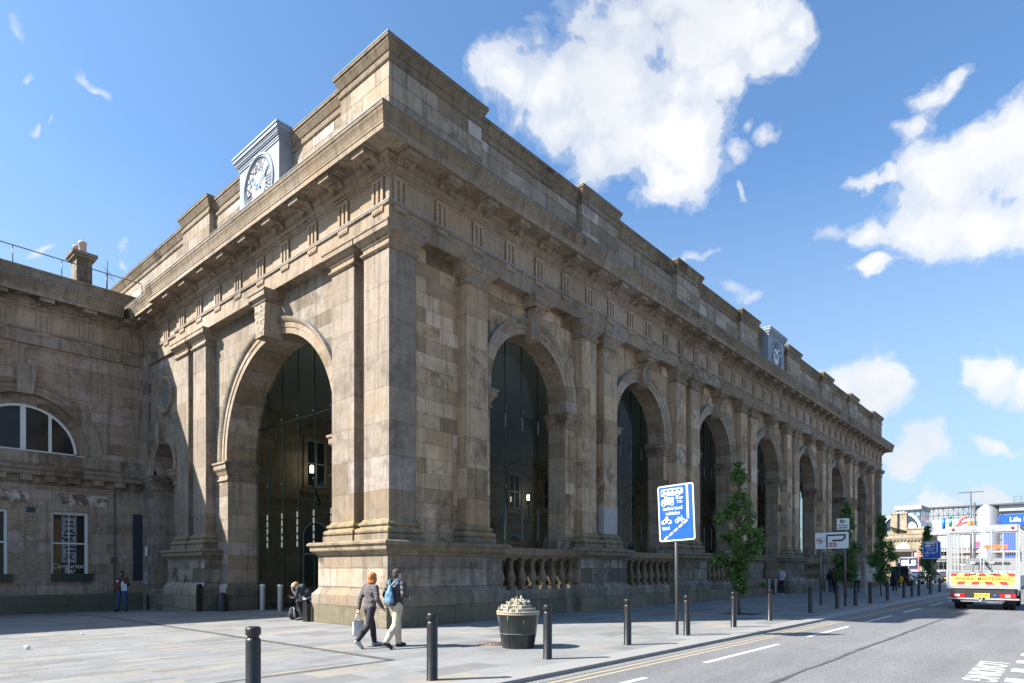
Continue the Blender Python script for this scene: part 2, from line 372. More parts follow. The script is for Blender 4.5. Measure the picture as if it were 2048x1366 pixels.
for f,sg in ((fL,1),(fF,-1)):
    o=archivolt(f,CL,RL,SPL,5.93,W)
    m=MB(); kz0,kz1=9.88,11.05; hw0,hw1=.3,.4
    if sg==1:
        n=10; fd=W-.62
        g=[[(CL+(-1+2*i/n)*(hw0+(hw1-hw0)*j/14),fd+random.uniform(-.03,.03)*(1 if 0<i<n and 0<j<14 else .3),kz0+(kz1-kz0)*j/14) for i in range(n+1)] for j in range(15)]
        vs=[f(*q) for r_ in g for q in r_]; m.add(vs,[(j*(n+1)+i,j*(n+1)+i+1,(j+1)*(n+1)+i+1,(j+1)*(n+1)+i) for j in range(14) for i in range(n)])
    m.add([f(CL-hw0,W-.605,kz0),f(CL+hw0,W-.605,kz0),f(CL+hw1,W-.605,kz1),f(CL-hw1,W-.605,kz1),f(CL-hw0,W+.1,kz0),f(CL+hw0,W+.1,kz0),f(CL+hw1,W+.1,kz1),f(CL-hw1,W+.1,kz1)],[(0,4,7,3),(1,2,6,5),(0,1,5,4),(2,3,7,6)]+([] if sg==1 else [(0,1,2,3)]))
    k=m.build('keystone',M_rust,o)
    m=MB()
    if sg==1: m.sweep([(W+.06,CL+.46),(W-.63,CL+.46),(W-.63,CL-.46),(W+.06,CL-.46)],CAPK)
    else: m.sweep([(LX-W-.06,CL-.46),(LX-W+.63,CL-.46),(LX-W+.63,CL+.46),(LX-W-.06,CL+.46)],CAPK)
    m.build('keystone_cap',M_mould,k)
def P_IMP(z0,z1):
    h=z1-z0; return [(-.1,z0),(.03,z0),(.06,z0+.02),(.06,z0+.07),(.02,z0+.1),(.02,z0+.3*h),(.05,z0+.36*h),(.1,z0+.5*h),(.17,z0+.62*h),(.18,z0+.66*h),(.18,z0+.86*h),(.23,z0+.9*h),(.23,z1),(-.1,z1+.02)]
JP=[(-.1,-.6),(.13,-.6),(.13,.86),(.1,.95),(.02,1.05),(-.1,1.05)]
for i,c in enumerate(bays):
    e0=(4.04 if i==0 else pairs[i-1]+PG+PW); e1=(LX-4.04 if i==6 else pairs[i]-PG-PW)
    for path in ([(e0-.02,W),(c-RS,W),(c-RS,DS+.06)],[(c+RS,DS+.06),(c+RS,W),(e1+.02,W)]):
        m=MB(); m.sweep(path,P_IMP(7.15,7.76)); m.build('impost',M_mould,portico)
        m=MB()
        if i==3: m.sweep(path,JP)
        else: m.sweep(path,[(-.1,1.0),(.09,1.0),(.09,2.7),(.06,2.74),(-.1,2.74)])
        m.build('jamb_plinth',M_ped,portico)
for path in ([(W,12.05),(W,CL+RL),(DL+.06,CL+RL)],[(DL+.06,CL-RL),(W,CL-RL),(W,2.85)],[(LX-DL-.06,CL+RL),(LX-W,CL+RL),(LX-W,12.05)],[(LX-W,2.85),(LX-W,CL-RL),(LX-DL-.06,CL-RL)]):
    m=MB(); m.sweep(path,P_IMP(5.2,5.95)); m.build('impost',M_mould,portico)
    m=MB(); m.sweep(path,JP); m.build('jamb_plinth',M_ped,portico)
# --- entablature
YE=15.12; RO=.17; RP=RO+.12
ent=[(RO,YE),(0,YE),(0,0),(LX,0),(LX,YE),(LX-RO,YE)]
entL=[(RO,DYW+1.2),(RO,YE-.001)]; entR=[(LX-RO,YE-.001),(LX-RO,DYW+1.2)]
P_ARC=[(-1.6,11.45),(0,11.45),(0,12.02),(.02,12.02),(.055,12.04),(.06,12.12),(-1.6,12.13)]
P_FRZ=[(-.8,12.13),(-.03,12.13),(-.03,12.86),(0.0,12.86),(0.0,12.93),(-.8,12.93)]
P_COR=[(-.8,12.93),(.03,12.93),(.04,13.0),(.08,13.02),(.12,13.12),(.15,13.14),(.15,13.2),(.2,13.28),(.22,13.3),(.22,13.38),(.78,13.38),(.78,13.355),(.82,13.355),(.82,13.5),(.84,13.51),(.84,13.55)]
P_CYM=[(-.8,13.552),(.84,13.552),(.85,13.6),(.855,13.68),(.875,13.76),(.9,13.82),(.91,13.88),(.93,13.9),(.93,14.0),(-.8,14.2)]
for nm,pr,mt in (('architrave',P_ARC,M_mould),('frieze',P_FRZ,M_frz),('cornice',P_COR+[(-.8,13.55)],M_mould),('cornice_cyma',P_CYM,M_cop)):
    m=MB(); lo=[(o,z-.004) for o,z in pr]; m.sweep(ent,pr); m.sweep(entL,lo); m.sweep(entR,lo); m.build(nm,mt,portico)
m=MB(); TL=[(-.1,12.132),(.05,12.124),(.064,12.124),(.064,12.1),(.068,12.1),(.068,12.13),(-.1,12.15)]; m.sweep(ent,TL); m.sweep(entL,TL); m.sweep(entR,TL); m.build('taenia_flashing',M_leadl,portico)
m=MB(); PL=[(-.8,14.205),(.9,14.008),(.945,14.008),(.945,14.03),(.9,14.035),(-.8,14.23)]
PL2=[(o,z-.003) for o,z in PL]; m.sweep(ent,PL); m.sweep(entL,PL2); m.sweep(entR,PL2); m.build('lead_flashing',M_lead,portico)
# triglyphs with guttae, modillions
def place(side,u):
    if side=='S': return lambda a,o,z:(u+a,-o,z)
    if side=='L': return lambda a,o,z:(-o,u-a,z)
    if side=='R': return lambda a,o,z:(RO-o,u-a,z)
    if side=='F': return lambda a,o,z:(LX+o,u+a,z)
    if side=='W': return lambda a,o,z:(u+a,DYW-.1-o,z)
def bx(m,p,a0,a1,o0,o1,z0,z1):
    v=[p(a,o,z) for z in (z0,z1) for o in (o0,o1) for a in (a0,a1)]
    m.add(v,[(0,2,3,1),(4,5,7,6),(0,1,5,4),(2,6,7,3),(0,4,6,2),(1,3,7,5)])
def triglyph(m,p,w):
    bx(m,p,-w/2,w/2,-.05,-.005,12.125,12.79)
    b=w/5.2
    for k in (-1,0,1): bx(m,p,k*(w-b)/2-b/2,k*(w-b)/2+b/2,-.02,.04,12.125,12.76)
    bx(m,p,-w/2,w/2,-.02,.045,12.76,12.855)
    bx(m,p,-w/2,w/2,-.02,.04,11.95,12.02)
    for k in range(6):
        x=(k-2.5)*w/6; bx(m,p,x-w/20,x+w/20,-.02,.045,11.87,11.955)
def modillion(m,p,w):
    q=13.385
    m.prism([(.12,q-.26),(.2,q-.26),(.26,q-.25),(.3,q-.2),(.36,q-.165),(.44,q-.15),(.5,q-.15),(.5,q),(.12,q)],lambda o,z,a:p(a,o,z),-w/2,-w/2+.16)
    m.prism([(.12,q-.26),(.2,q-.26),(.26,q-.25),(.3,q-.2),(.36,q-.165),(.44,q-.15),(.5,q-.15),(.5,q),(.12,q)],lambda o,z,a:p(a,o,z),w/2-.16,w/2)
    bx(m,p,-w/2+.161,w/2-.161,.12,.42,q-.19,q)
    bx(m,p,-w/2+.03,w/2-.03,.46,.72,q-.175,q-.001)
    for s_ in (-1,1):
        bx(m,p,s_*(w/2+.07)-.03,s_*(w/2+.07)+.03,.15,.76,q-.04,q-.002)
tS=[C0+PITCH/5*k for k in range(-4,35)]; tL=[.5+1.735*k for k in range(9)]; tR=[16.6,18.05]
def frieze_item(side,u,tw,mw,par,off=(0,0)):
    p=place(side,u)
    m=MB(); triglyph(m,p,tw); o=m.build('triglyph',M_frz,par); o.location=(off[0],off[1],0)
    m=MB(); modillion(m,p,mw); o=m.build('modillion',M_mould,par); o.location=(off[0],off[1],0)
for u in tS:
    if .2<u<LX-.2: frieze_item('S',u,.47,.56,portico)
for u in tL: frieze_item('L',u,.52,.6,portico); frieze_item('F',u,.52,.6,portico)
for u in tR: frieze_item('R',u,.52,.6,portico)
# --- parapet
PB=14.05
P_PIER=[(-1.0,PB),(.0,PB),(.0,16.06),(-1.0,16.06)]
P_COPL=[(-1.0,16.062),(.02,16.062),(.05,16.1),(.05,16.19),(.0,16.22),(.0,16.33),(.03,16.36),(.1,16.5),(.13,16.55),(.13,16.6),(.17,16.62),(.17,16.7),(-1.0,16.76)]
def par(path,dz=0,name='parapet_panel'):
    m=MB(); m.sweep(path,[(o,z+(dz if z>15 else 0)) for o,z in P_PIER]); b=m.build(name,M_par,portico)
    m=MB(); m.sweep(path,[(o,z+dz) for o,z in P_COPL]); m.build('coping',M_cop,b)
    m=MB(); m.sweep(path,[(-.9,16.765+dz),(.16,16.706+dz),(.185,16.706+dz),(.185,16.72+dz),(-.9,16.785+dz)]); m.build('lead_capping',M_lead,b)
PR=.24
par([(PR,DYW+12),(PR,1.0),],-.13); par([(1.0,PR),(LX-1.0,PR)],-.13); par([(LX-PR,1.0),(LX-PR,DYW+6)],-.13)
pw=1.27
par([(PR+.3,2.4),(0,2.4),(0,0),(3.75,0),(3.75,PR+.3)],0,'parapet_pier')
par([(LX-3.75,PR+.3),(LX-3.75,0),(LX,0),(LX,2.4),(LX-PR-.3,2.4)],0,'parapet_pier')
for c in pairs: par([(c-pw,PR+.3),(c-pw,0),(c+pw,0),(c+pw,PR+.3)],0,'parapet_pier')
par([(PR+.3,14.3),(0,14.3),(0,11.7),(PR+.3,11.7)],0,'parapet_pier')
m=MB(); m.box(LX-RP-.5,LX-RP,15.0,DYW+.4,-.5,11.6); m.build('recessed_wall',M_ash,portico)
kb_=MB(); kb_.box(4.75,8.2,1.95,3.4,-.1,2.62); kb_.box(4.65,8.3,1.85,3.5,2.62,2.74); k_=kb_.build('kiosk',plain('brown_timber',(.2,.1,.05),.6)); tag(k_,'low brown timber kiosk just inside the nearest street arch, above the handrail, placed to keep sun off the balusters','kiosk')  # brown box showing over the rail, placed to block sun from the balusters
kb_=MB(); kb_.box(4.85,8.1,1.935,1.948,1.2,2.4); kb_.build('counter_shutter',plain('dark_timber',(.09,.045,.025),.6),k_)
# hidden roof slab and interior ceiling
m=MB(); m.box(1.2,LX-1.2,1.2,DYW+14,13.6,13.9); m.build('roof',M_lead,portico)
m=MB(); m.box(DL-.02,LX-DL+.02,DS-.02,DYW-.02,10.75,11.0); m.build('ceiling',M_ceil,portico)
# --- clocks
M_dial=plain('clock_dial_white',(.5,.51,.53),.35,0,.04,4)
M_hand=plain('clock_hand_blue',(.1,.19,.3),.4,0,.1,6)
def clock(fn,flip,u,d,hw,zc,dark):
    # flip=-1: u decreases to the viewer's right
    k=MB(); out=[(-hw-.12,13.9),(hw+.12,13.9),(hw+.12,14.45),(hw+.05,14.5),(hw+.03,14.62),(hw,14.75),(hw,16.2),(-hw,16.2),(-hw,14.75),(-hw-.03,14.62),(-hw-.05,14.5),(-hw-.12,14.45)]
    n=len(out); vs=[fn(u+a,d,z) for a,z in out]+[fn(u+a,.5,z) for a,z in out]
    k.add(vs,[tuple(range(n)),tuple(range(2*n-1,n-1,-1))]+[(i,(i+1)%n,n+(i+1)%n,n+i) for i in range(n)])
    case=k.build('clock_case',M_clock,portico)
    c=MB()
    for z0,z1,o in ((16.2,16.27,.03),(16.27,16.35,.05),(16.35,16.4,.09),(16.4,16.46,.12),(16.46,16.52,.14),(16.52,16.64,.18),(16.64,16.71,.21)):
        v=[fn(u+a,q,z) for z in (z0,z1) for q in (d-o,.55) for a in (-hw-o,hw+o)]
        c.add(v,[(0,2,3,1),(4,5,7,6),(0,1,5,4),(2,6,7,3),(0,4,6,2),(1,3,7,5)])
    c.build('clock_cornice',M_clock,case)
    r=.92
    def circ(m,r0,r1,dd0,dd1,seg=48):
        for i in range(seg):
            a,b=2*pi*i/seg,2*pi*(i+1)/seg
            P=lambda rr,t,q:fn(u+rr*math.sin(t),q,zc+rr*math.cos(t))
            m.quad(P(r0,a,dd0),P(r1,a,dd1),P(r1,b,dd1),P(r0,b,dd0))
    m=MB(); circ(m,r+.2,r+.16,d+.01,d-.05); circ(m,r+.16,r+.1,d-.05,d-.05); circ(m,r+.1,r+.07,d-.05,d-.02); circ(m,r+.07,r+.03,d-.02,d-.05); circ(m,r+.03,r-.01,d-.05,d-.006); m.build('clock_bezel',M_clock,case)
    m=MB(); circ(m,0.001,r,d-.004,d-.004); m.build('clock_dial',M_dial,case)
    m=MB(); q=d-.009
    circ(m,r*.955,r*.985,q,q); circ(m,r*.53,r*.57,q,q)
    sg=flip
    for i in range(60):
        a=2*pi*i/60; 
        for s0 in (0,): 
            P=lambda rr,w:fn(u+sg*(rr*math.sin(a)+w*math.cos(a)),q,zc+rr*math.cos(a)-w*math.sin(a))
            m.quad(P(r*.9,-.012),P(r*.9,.012),P(r*.955,.012),P(r*.955,-.012))
    num=['XII','I','II','III','IIII','V','VI','VII','VIII','IX','X','XI']
    for i,tx in enumerate(num):
        a=2*pi*i/12
        def tf(x,y): 
            w=x; rr=r*.73+y
            return fn(u+sg*(rr*math.sin(a)+w*math.cos(a)),q,zc+rr*math.cos(a)-w*math.sin(a))
        add_text(m,tx,tf,.42,bold=dark)
    m.build('clock_numerals',M_black,case)
    for ang,L_,w in ((305,.5,.05),(65,.82,.028)):
        a=R(ang); h=MB(); q2=d-.03
        P=lambda rr,ww,qq:fn(u+sg*(rr*math.sin(a)+ww*math.cos(a)),qq,zc+rr*math.cos(a)-ww*math.sin(a))
        pts=[(-.2,-w*1.4),(0,-w*.7),(L_*.55,-w),(L_*.68,-w*1.9),(L_*.78,-w*.6),(L_,0),(L_*.78,w*.6),(L_*.68,w*1.9),(L_*.55,w),(0,w*.7),(-.2,w*1.4)]
        h.prism(pts,lambda rr,ww,qq:P(rr,ww,qq),q2,q2-.015); h.build('clock_hand',M_hand,case)
clock(fL,-1,7.08,-.26,1.42,15.2,.018)
clock(fS,1,30.45,-.22,1.36,15.2,.03)
# --- balustrades
M_bal=stone('balustrade_sandstone',1.8,9.0,(.22,.165,.11),vary=.3,soot=.45,mort=.004,low=False)
for i,c in enumerate(bays):
    if i==3: continue
    e0=(4.04 if i==0 else pairs[i-1]+PG+PW)+pe+.2; e1=(LX-4.04 if i==6 else pairs[i]-PG-PW)-pe-.2
    m=MB(); m.sweep([(e0,0),(e1,0)],[(-.75,-.6),(.12,-.6),(.12,.8),(.08,.9),(.02,.93),(-.75,.93)]); o=m.build('balustrade',M_ped,portico)
    m=MB(); m.sweep([(e0,0),(e1,0)],[(-.6,2.03),(.1,2.03),(.12,2.08),(.17,2.12),(.19,2.16),(.19,2.33),(.16,2.38),(-.6,2.4)]); m.build('handrail',M_bal,o)
    n=8
    for k in range(n):
        x=e0+(e1-e0)*(k+.5)/n; b=MB()
        b.box(x-.15,x+.15,-.06,.24,.925,1.06); b.box(x-.14,x+.14,-.05,.23,1.96,2.035)
        b.lathe([(.11,1.06),(.13,1.09),(.11,1.13),(.12,1.17),(.165,1.27),(.17,1.34),(.14,1.46),(.095,1.6),(.07,1.72),(.07,1.78),(.1,1.8),(.1,1.83),(.075,1.85),(.09,1.91),(.13,1.97)],(x,.09,0),14)
        b.build('baluster',M_bal,o)
# --- glazing
for i,c in enumerate(bays):
    g=MB(); archpanel(g,fS,c,RS,SPS,(0 if i==3 else .93),DS-.06); o=g.build('glass_pane',M_glass,portico)
    m=MB()
    for x in (-1.42,-.45,.5,1.45):
        h=SPS+math.sqrt(max(.01,RS**2-x*x)); m.box(c+x-.006,c+x+.006,DS-.05,DS-.0,.95,h)
        for zz in (4.7,7.6): m.box(c+x-.05,c+x+.05,DS-.09,DS-.03,zz-.04,zz+.04)
    m.build('glass_fin',M_fin,o)
    m=MB()
    for x in (-1.42,-.45,.5,1.45): m.box(c+x-.045,c+x+.045,DS-.068,DS-.062,2.75,4.0); m.box(c+x-.045,c+x+.045,DS-.068,DS-.062,6.9,7.4)
    m.build('glass_marking',plain('etched_marking',(.1,.11,.105),.6,0,.6,14),o)
g=MB(); archpanel(g,fL,CL,RL,SPL,-.4,DL-.1); o=g.build('glass_pane',M_glass,portico)
m=MB(); mk=MB()
for x in (-2.9,-1.75,-.6,.55,1.7,2.85):
    h=SPL+math.sqrt(RL**2-x*x); m.box(DL-.09,DL-.05,CL+x-.006,CL+x+.006,-.3,h)
    for zz in (3.0,5.0,7.5): m.box(DL-.13,DL-.07,CL+x-.06,CL+x+.06,zz-.03,zz+.03)
    for k in range(5): mk.box(DL-.108,DL-.102,CL+x-.05,CL+x+.05,2.5+.28*k,2.72+.28*k)
m.build('glass_fin',M_fin,o); mk.build('glass_marking',plain('etched_marking',(.1,.11,.105),.6,0,.6,14),o)
for zz in (7.35,):
    m=MB(); m.box(DL-.1,DL-.05,CL-RL+.05,CL+RL-.05,zz,zz+.05); m.build('glazing_rail',M_black,o)
# --- recessed bay between the end arch and the wing (oculus + blind niche)
NC=17.25; NR=1.2; NS=6.35; RP=RO+.12
m=MB(); arch_wall(m,fL,15.0,DYW+.3,-.9,11.6,[(NC,NR,NS,-.9)],RP,RP+.6); m.build('recessed_wall',M_ash,portico)
m=MB(); reveal(m,fL,NC,NR,NS,-.9,RP+.002,RP+1.0); archpanel(m,fL,NC,NR,NS,-.9,RP+.95); m.build('blind_niche',M_wing,portico)
m=MB(); ring(m,fL,NC,NS,[(NR,RP+.1),(NR,RP-.04),(NR+.2,RP-.04),(NR+.21,RP-.07),(NR+.36,RP-.07),(NR+.4,RP-.11),(NR+.45,RP-.11),(NR+.45,RP+.1)],6.12); o=m.build('archivolt',M_arch,portico)
m=MB(); m.add([fL(NC+a,q,z) for q in (RP-.3,RP+.1) for a,z in ((-.17,7.4),(.17,7.4),(.24,8.42),(-.24,8.42))],[(0,1,2,3),(4,7,6,5),(0,4,5,1),(2,6,7,3),(1,5,6,2),(0,3,7,4)]); m.build('keystone',M_mould,o)
m=MB(); m.sweep([(RP,DYW+.2),(RP,NC+NR),(RP+.98,NC+NR)],P_IMP(5.42,6.12)); m.sweep([(RP+.98,NC-NR),(RP,NC-NR),(RP,14.9)],P_IMP(5.42,6.12)); m.sweep([(RP+.97,NC+NR-.05),(RP+.97,NC-NR+.05)],P_IMP(5.424,6.124)); m.build('impost',M_mould,portico)
m=MB(); m.sweep([(RP,DYW+.2),(RP,14.9)],JP[:2]+[(.13,.5),(.1,.6),(.02,.7),(-.1,.7)]); m.build('jamb_plinth',M_ped,portico)
m=MB(); m.sweep([(RP,DYW+.2),(RP-.12,DYW+.2),(RP-.12,DYW-.75),(RP,DYW-.75)],[(0,-.6),(0.001,-.6),(0.001,11.45),(0,11.45)]); m.box(RP-.12,RP+.05,DYW-.75,DYW+.2,-.6,11.449); m.build('corner_strip',M_ash,portico)
m=MB(); OC=16.95
def oc(m,prof):
    k=len(prof); seg=32; vs=[]
    for i in range(seg):
        a=2*pi*i/seg; vs+=[(q,OC+rr*math.cos(a),9.68+rr*math.sin(a)) for rr,q in prof]
    m.add(vs,[(i*k+j,i*k+j+1,((i+1)%seg)*k+j+1,((i+1)%seg)*k+j) for i in range(seg) for j in range(k-1)],True)
oc(m,[(.88,RP+.03),(.88,RP-.08),(.84,RP-.15),(.76,RP-.15),(.73,RP-.1),(.69,RP-.1),(.66,RP-.02),(.6,RP-.01)]); o=m.build('oculus',M_mould,portico)
m=MB(); oc(m,[(.6,RP-.012),(.01,RP-.01)]); m.build('oculus_panel',plain('dull_slate_panel',(.16,.155,.15),.8,0,.25,4),o)

m=MB(); m.box(RP-.15,RP-.121,19.0,19.2,2.3,2.75); m.build('notice',M_white,portico)
m=MB(); m.box(RP-.17,RP-.121,18.95,19.25,.95,1.5); o=m.build('alarm_box',plain('box_pale',(.4,.4,.4),.5),portico)
m=MB(); m.box(RP-.174,RP-.1705,18.98,19.1,1.05,1.4); m.build('red_label',plain('label_red',(.35,.03,.04),.5),o)
# ------------------------------------------------------------------ the older station building: wing on the left + the wall behind the arcade
wing=empty('station_building',(-4,DYW,0),0,'shaded two-storey sandstone station wing with a bar window, joining the portico at left','building')
def wobj(m,name,mat,par=None):
    o=m.build(name,mat,par or wing)
    if par is None: o.location=(4,-DYW,0)   # wing empty offset
    return o
YW=DYW
fW=lambda u,d,z:(u,YW+d,z)
LC=[-4.5-6.4*i for i in range(5)]; LR=2.45; LS=6.86
m=MB(); arch_wall(m,fW,-34,0.2,4.5,11.6,[(c,LR,LS,6.8) for c in LC],0,.6)
wx=[(-2.1-.72)-2.97*i for i in range(10)]; hwid=.72; wz0,wz1=1.1,4.25
xs=sorted(wx)
cur=-34
for x in xs:
    m.quad((cur,YW,-.9),(x-hwid,YW,-.9),(x-hwid,YW,4.5),(cur,YW,4.5)); m.quad((x-hwid,YW,wz1),(x+hwid,YW,wz1),(x+hwid,YW,4.5),(x-hwid,YW,4.5)); m.quad((x-hwid,YW,-.9),(x+hwid,YW,-.9),(x+hwid,YW,wz0),(x-hwid,YW,wz0))
    for a in (x-hwid,x+hwid): m.quad((a,YW,wz0),(a,YW+.5,wz0),(a,YW+.5,wz1),(a,YW,wz1))
    m.quad((x-hwid,YW,wz1),(x+hwid,YW,wz1),(x+hwid,YW+.5,wz1),(x-hwid,YW+.5,wz1)); m.quad((x-hwid,YW,wz0),(x+hwid,YW,wz0),(x+hwid,YW+.5,wz0),(x-hwid,YW+.5,wz0))
    cur=x+hwid
m.quad((cur,YW,-.9),(.2,YW,-.9),(.2,YW,4.5),(cur,YW,4.5))
wobj(m,'wall',M_wing)
# cornice etc. (same entablature as the portico)
wp=[(-34,YW-.1),(RO+.2,YW-.1)]
for nm,pr,mt in (('architrave',P_ARC,M_mould),('frieze',P_FRZ,M_frz),('cornice',P_COR+[(-.8,13.55)],M_mould),('cornice_cyma',P_CYM,M_cop),('lead_flashing',PL,M_lead)):
    m=MB(); m.sweep([(-34,YW-.1),(-.93 if nm.startswith(('corn','lead')) else RO,YW-.1)],pr)
    wobj(m,nm,mt)
for k in range(12): frieze_item('W',-.62-1.62*k,.5,.6,wing,(4,-DYW))
m=MB(); m.sweep([(-34,YW+.25),(.3,YW+.25)],[(-2.2,14.1),(0,14.1),(0,14.8),(.03,14.83),(.03,14.92),(-2.2,14.95)]); wobj(m,'blocking_course',M_cop)
m=MB(); m.box(-34,-17.2,YW+.1,YW+9,14.9,20.2); wobj(m,'attic_storey',M_wing); m=MB(); m.sweep([(-34,YW+.1),(-17.2,YW+.1),(-17.2,YW+9)],[(-.5,20.2),(.05,20.2),(.1,20.35),(.3,20.4),(.3,20.6),(-.5,20.65)]); wobj(m,'attic_cornice',M_cop)  # unseen storey, added to cast the plaza shadow it was inferred from
m=MB()
for k in range(5):
    x=-32.2+3.2*k; m.box(x-.6,x+.6,YW+.06,YW+.2,16.2,18.9)
wobj(m,'attic_windows',M_wing_glass)
m=MB(); m.box(-34,0.1,YW+.7,YW+12,13.7,14.4); wobj(m,'roof',M_lead)
m=MB(); m.sweep([(-34,YW),(.2,YW)],[(-.1,6.28),(.06,6.28),(.06,6.78),(-.1,6.8)])
m.sweep([(-34,YW),(.2,YW)],[(-.1,5.38),(.03,5.38),(.06,5.42),(.1,5.44),(.1,5.72),(.3,5.74),(.34,5.8),(.34,5.94),(.38,5.96),(.42,6.04),(.42,6.1),(-.1,6.27)])
for k in range(36):
    x=-.9-.9*k; m.box(x-.22,x+.22,YW-.3,YW+.0,5.5,5.73)
wobj(m,'string_course',M_mould)
m=MB(); m.sweep([(-34,YW),(.2,YW)],[(-.1,-.9),(.1,-.9),(.1,.42),(.06,.5),(-.1,.52)]); wobj(m,'plinth',stone('plinth_stone',1.6,.95,(.11,.095,.085),vary=.4,soot=.7))
# lunettes
M_frame=plain('white_window_frame',(.62,.62,.6),.5,0,.12,6)
def lunette(c):
    m=MB(); reveal(m,fW,c,LR,LS,6.8,.002,.4); o=wobj(m,'lunette_window',M_arch)
    m=MB(); ring(m,fW,c,LS,[(LR,.1),(LR,-.04),(LR+.2,-.04),(LR+.21,-.07),(LR+.38,-.07),(LR+.4,-.11),(LR+.46,-.13),(LR+.46,.1)]); m.build('archivolt',M_mould,o)
    m=MB(); ring(m,fW,c,LS,[(LR-.45,.36),(LR-.45,.28),(LR,.2),(LR,.36)]); m.build('inner_arch',M_mould,o)
    m=MB(); m.add([fW(c+a,q,z) for q in (-.22,.1) for a,z in ((-.28,9.25),(.28,9.25),(.4,10.5),(-.4,10.5))],[(0,1,2,3),(4,7,6,5),(0,4,5,1),(2,6,7,3),(1,5,6,2),(0,3,7,4)]); m.build('keystone',M_mould,o)
    m=MB(); archpanel(m,fW,c,LR-.44,LS,6.8,.34); m.build('pane',M_wing_glass,o)
    m=MB(); r=LR-.45; ring(m,fW,c,LS,[(r,.34),(r,.27),(r-.1,.27),(r-.1,.34)])
    for x,w in ((-.98,.06),(0,.1),(.98,.06)): m.box(c+x-w,c+x+w,YW+.26,YW+.335,6.8,LS+math.sqrt((r-.03)**2-x*x))
    m.box(c-r,c+r,YW+.27,YW+.335,6.8,6.9); m.build('frame',M_frame,o)
    return o
for c in LC[:2]: lunette(c)
# sash windows with the bar's lettering
M_amber=plain('lamplit_wall_behind_glass',(.2,.12,.05),.8,0,.3,2,emit=0)
M_letter=plain('cream_lettering',(.7,.62,.6),.6,0,.05)
M_sill=plain('dark_green_sill',(.015,.03,.025),.4,0,.2)
def sash(x,art):
    d=.22
    m=MB(); m.box(x-hwid,x+hwid,YW+d+.05,YW+d+.06,wz0,wz1); o=wobj(m,'sash_window',M_wing_glass)
    m=MB(); f=.11
    m.box(x-hwid,x-hwid+f,YW+d-.06,YW+d+.045,wz0,wz1); m.box(x+hwid-f,x+hwid,YW+d-.06,YW+d+.045,wz0,wz1); m.box(x-hwid+f,x+hwid-f,YW+d-.06,YW+d+.045,wz1-.14,wz1)
    m.box(x-hwid+f,x+hwid-f,YW+d-.02,YW+d+.045,2.78,2.85); m.box(x-.018,x+.018,YW+d,YW+d+.046,wz0,2.78); m.box(x-.018,x+.018,YW+d,YW+d+.046,2.85,wz1-.14)
    m.build('frame',M_frame,o)
    m=MB(); m.box(x-hwid-.02,x+hwid+.12,YW-.12,YW+d+.03,wz0,wz0+.34); m.build('sill',M_sill,o)
    if art:
        m=MB(); rs=random.Random(3)
        # printed banner: pale strip with dark brush strokes
        m.box(x-.27,x+.3,YW+d+.04,YW+d+.046,1.95,4.08); m.build('window_banner',plain('banner_grey',(.3,.31,.32),.8,0,.75,7),o)
        m=MB()
        for k in range(15):
            z=4.02-.14*k+rs.uniform(-.03,.03); w=rs.uniform(.02,.045)
            a=rs.uniform(-.27,-.1); b=rs.uniform(.12,.3); cu=rs.uniform(-.12,.12)
            pts=[(x+a+(b-a)*t,z+cu*4*t*(1-t)) for t in (0,.25,.5,.75,1)]
            for (p,q),(p2,q2) in zip(pts[:-1],pts[1:]): m.quad((p,YW+d+.036,q-w),(p2,YW+d+.036,q2-w),(p2,YW+d+.036,q2+w),(p,YW+d+.036,q+w))
        m.build('banner_print',plain('banner_black',(.02,.02,.022),.8),o)
        m=MB(); m.box(x-hwid+.1,x-.3,YW+d+.042,YW+d+.047,1.3,3.9); m.build('amber_blind',plain('amber_blind',(.16,.1,.035),.7,0,.5,2),o)
        m=MB(); add_text(m,'Centurion',lambda a,b:(x+a,YW+d-.004,1.78+b),.31); add_text(m,'Bar',lambda a,b:(x+.05+a,YW+d-.004,1.56+b),.31); m.build('window_lettering',M_letter,o)
    return o
for i,x in enumerate(wx[:3]): sash(x,i==0)
# small fittings of the wing wall
m=MB(); m.box(-.26,.14,YW-.05,YW+.05,1.1,4.3)
for k in range(26): m.box(-.24,.12,YW-.07,YW-.048,1.16+.12*k,1.2+.12*k)
wobj(m,'louvred_panel',plain('louvre_slate',(.03,.035,.045),.6))
m=MB(); m.tube([(-1.07,YW-.06,.5),(-1.07,YW-.06,5.4)],.03,6); m.box(-1.2,-1.02,YW-.14,YW-.005,1.95,2.2); wobj(m,'conduit_with_box',plain('conduit_grey',(.09,.085,.08),.6))
m=MB(); m.box(-4.44,-4.12,YW-.03,YW+.02,4.12,4.36); o=wobj(m,'wall_plaque',plain('plaque_iron',(.03,.03,.032),.5))
m=MB(); m.prism([(-4.6,4.25),(-4.45,4.38),(-4.1,4.38),(-3.97,4.25),(-4.1,4.1),(-4.28,4.02),(-4.45,4.1)],lambda a,b,d:(a,YW-d,b),.0,.012); wobj(m,'plaque_backing',plain('plaque_pale',(.3,.28,.24),.9,0,.5,8))
t=NT('worn_white_paint_patch'); g=t.pos(); n=t.noise(g,3.2,7,.7,.4); n2=t.noise(g,.9,3); c=t.mix(t.ramp(t.math('ADD',n,t.math('MULTIPLY',n2,.4)),[(.62,0.0),(.76,1.0)]),(.5,.45,.38),(.13,.1,.075)); t.out(c,.95); M_patch=t.m
m=MB(); m.prism([(-3.3,5.06),(-1.38,5.06),(-1.2,4.57),(-3.1,4.57)],lambda a,b,d:(a,YW-d,b),.0,.008); m.prism([(-7.2,5.06),(-4.4,5.06),(-4.28,4.57),(-7,4.57)],lambda a,b,d:(a,YW-d,b),.0,.008); wobj(m,'worn_paint_patch',M_patch)
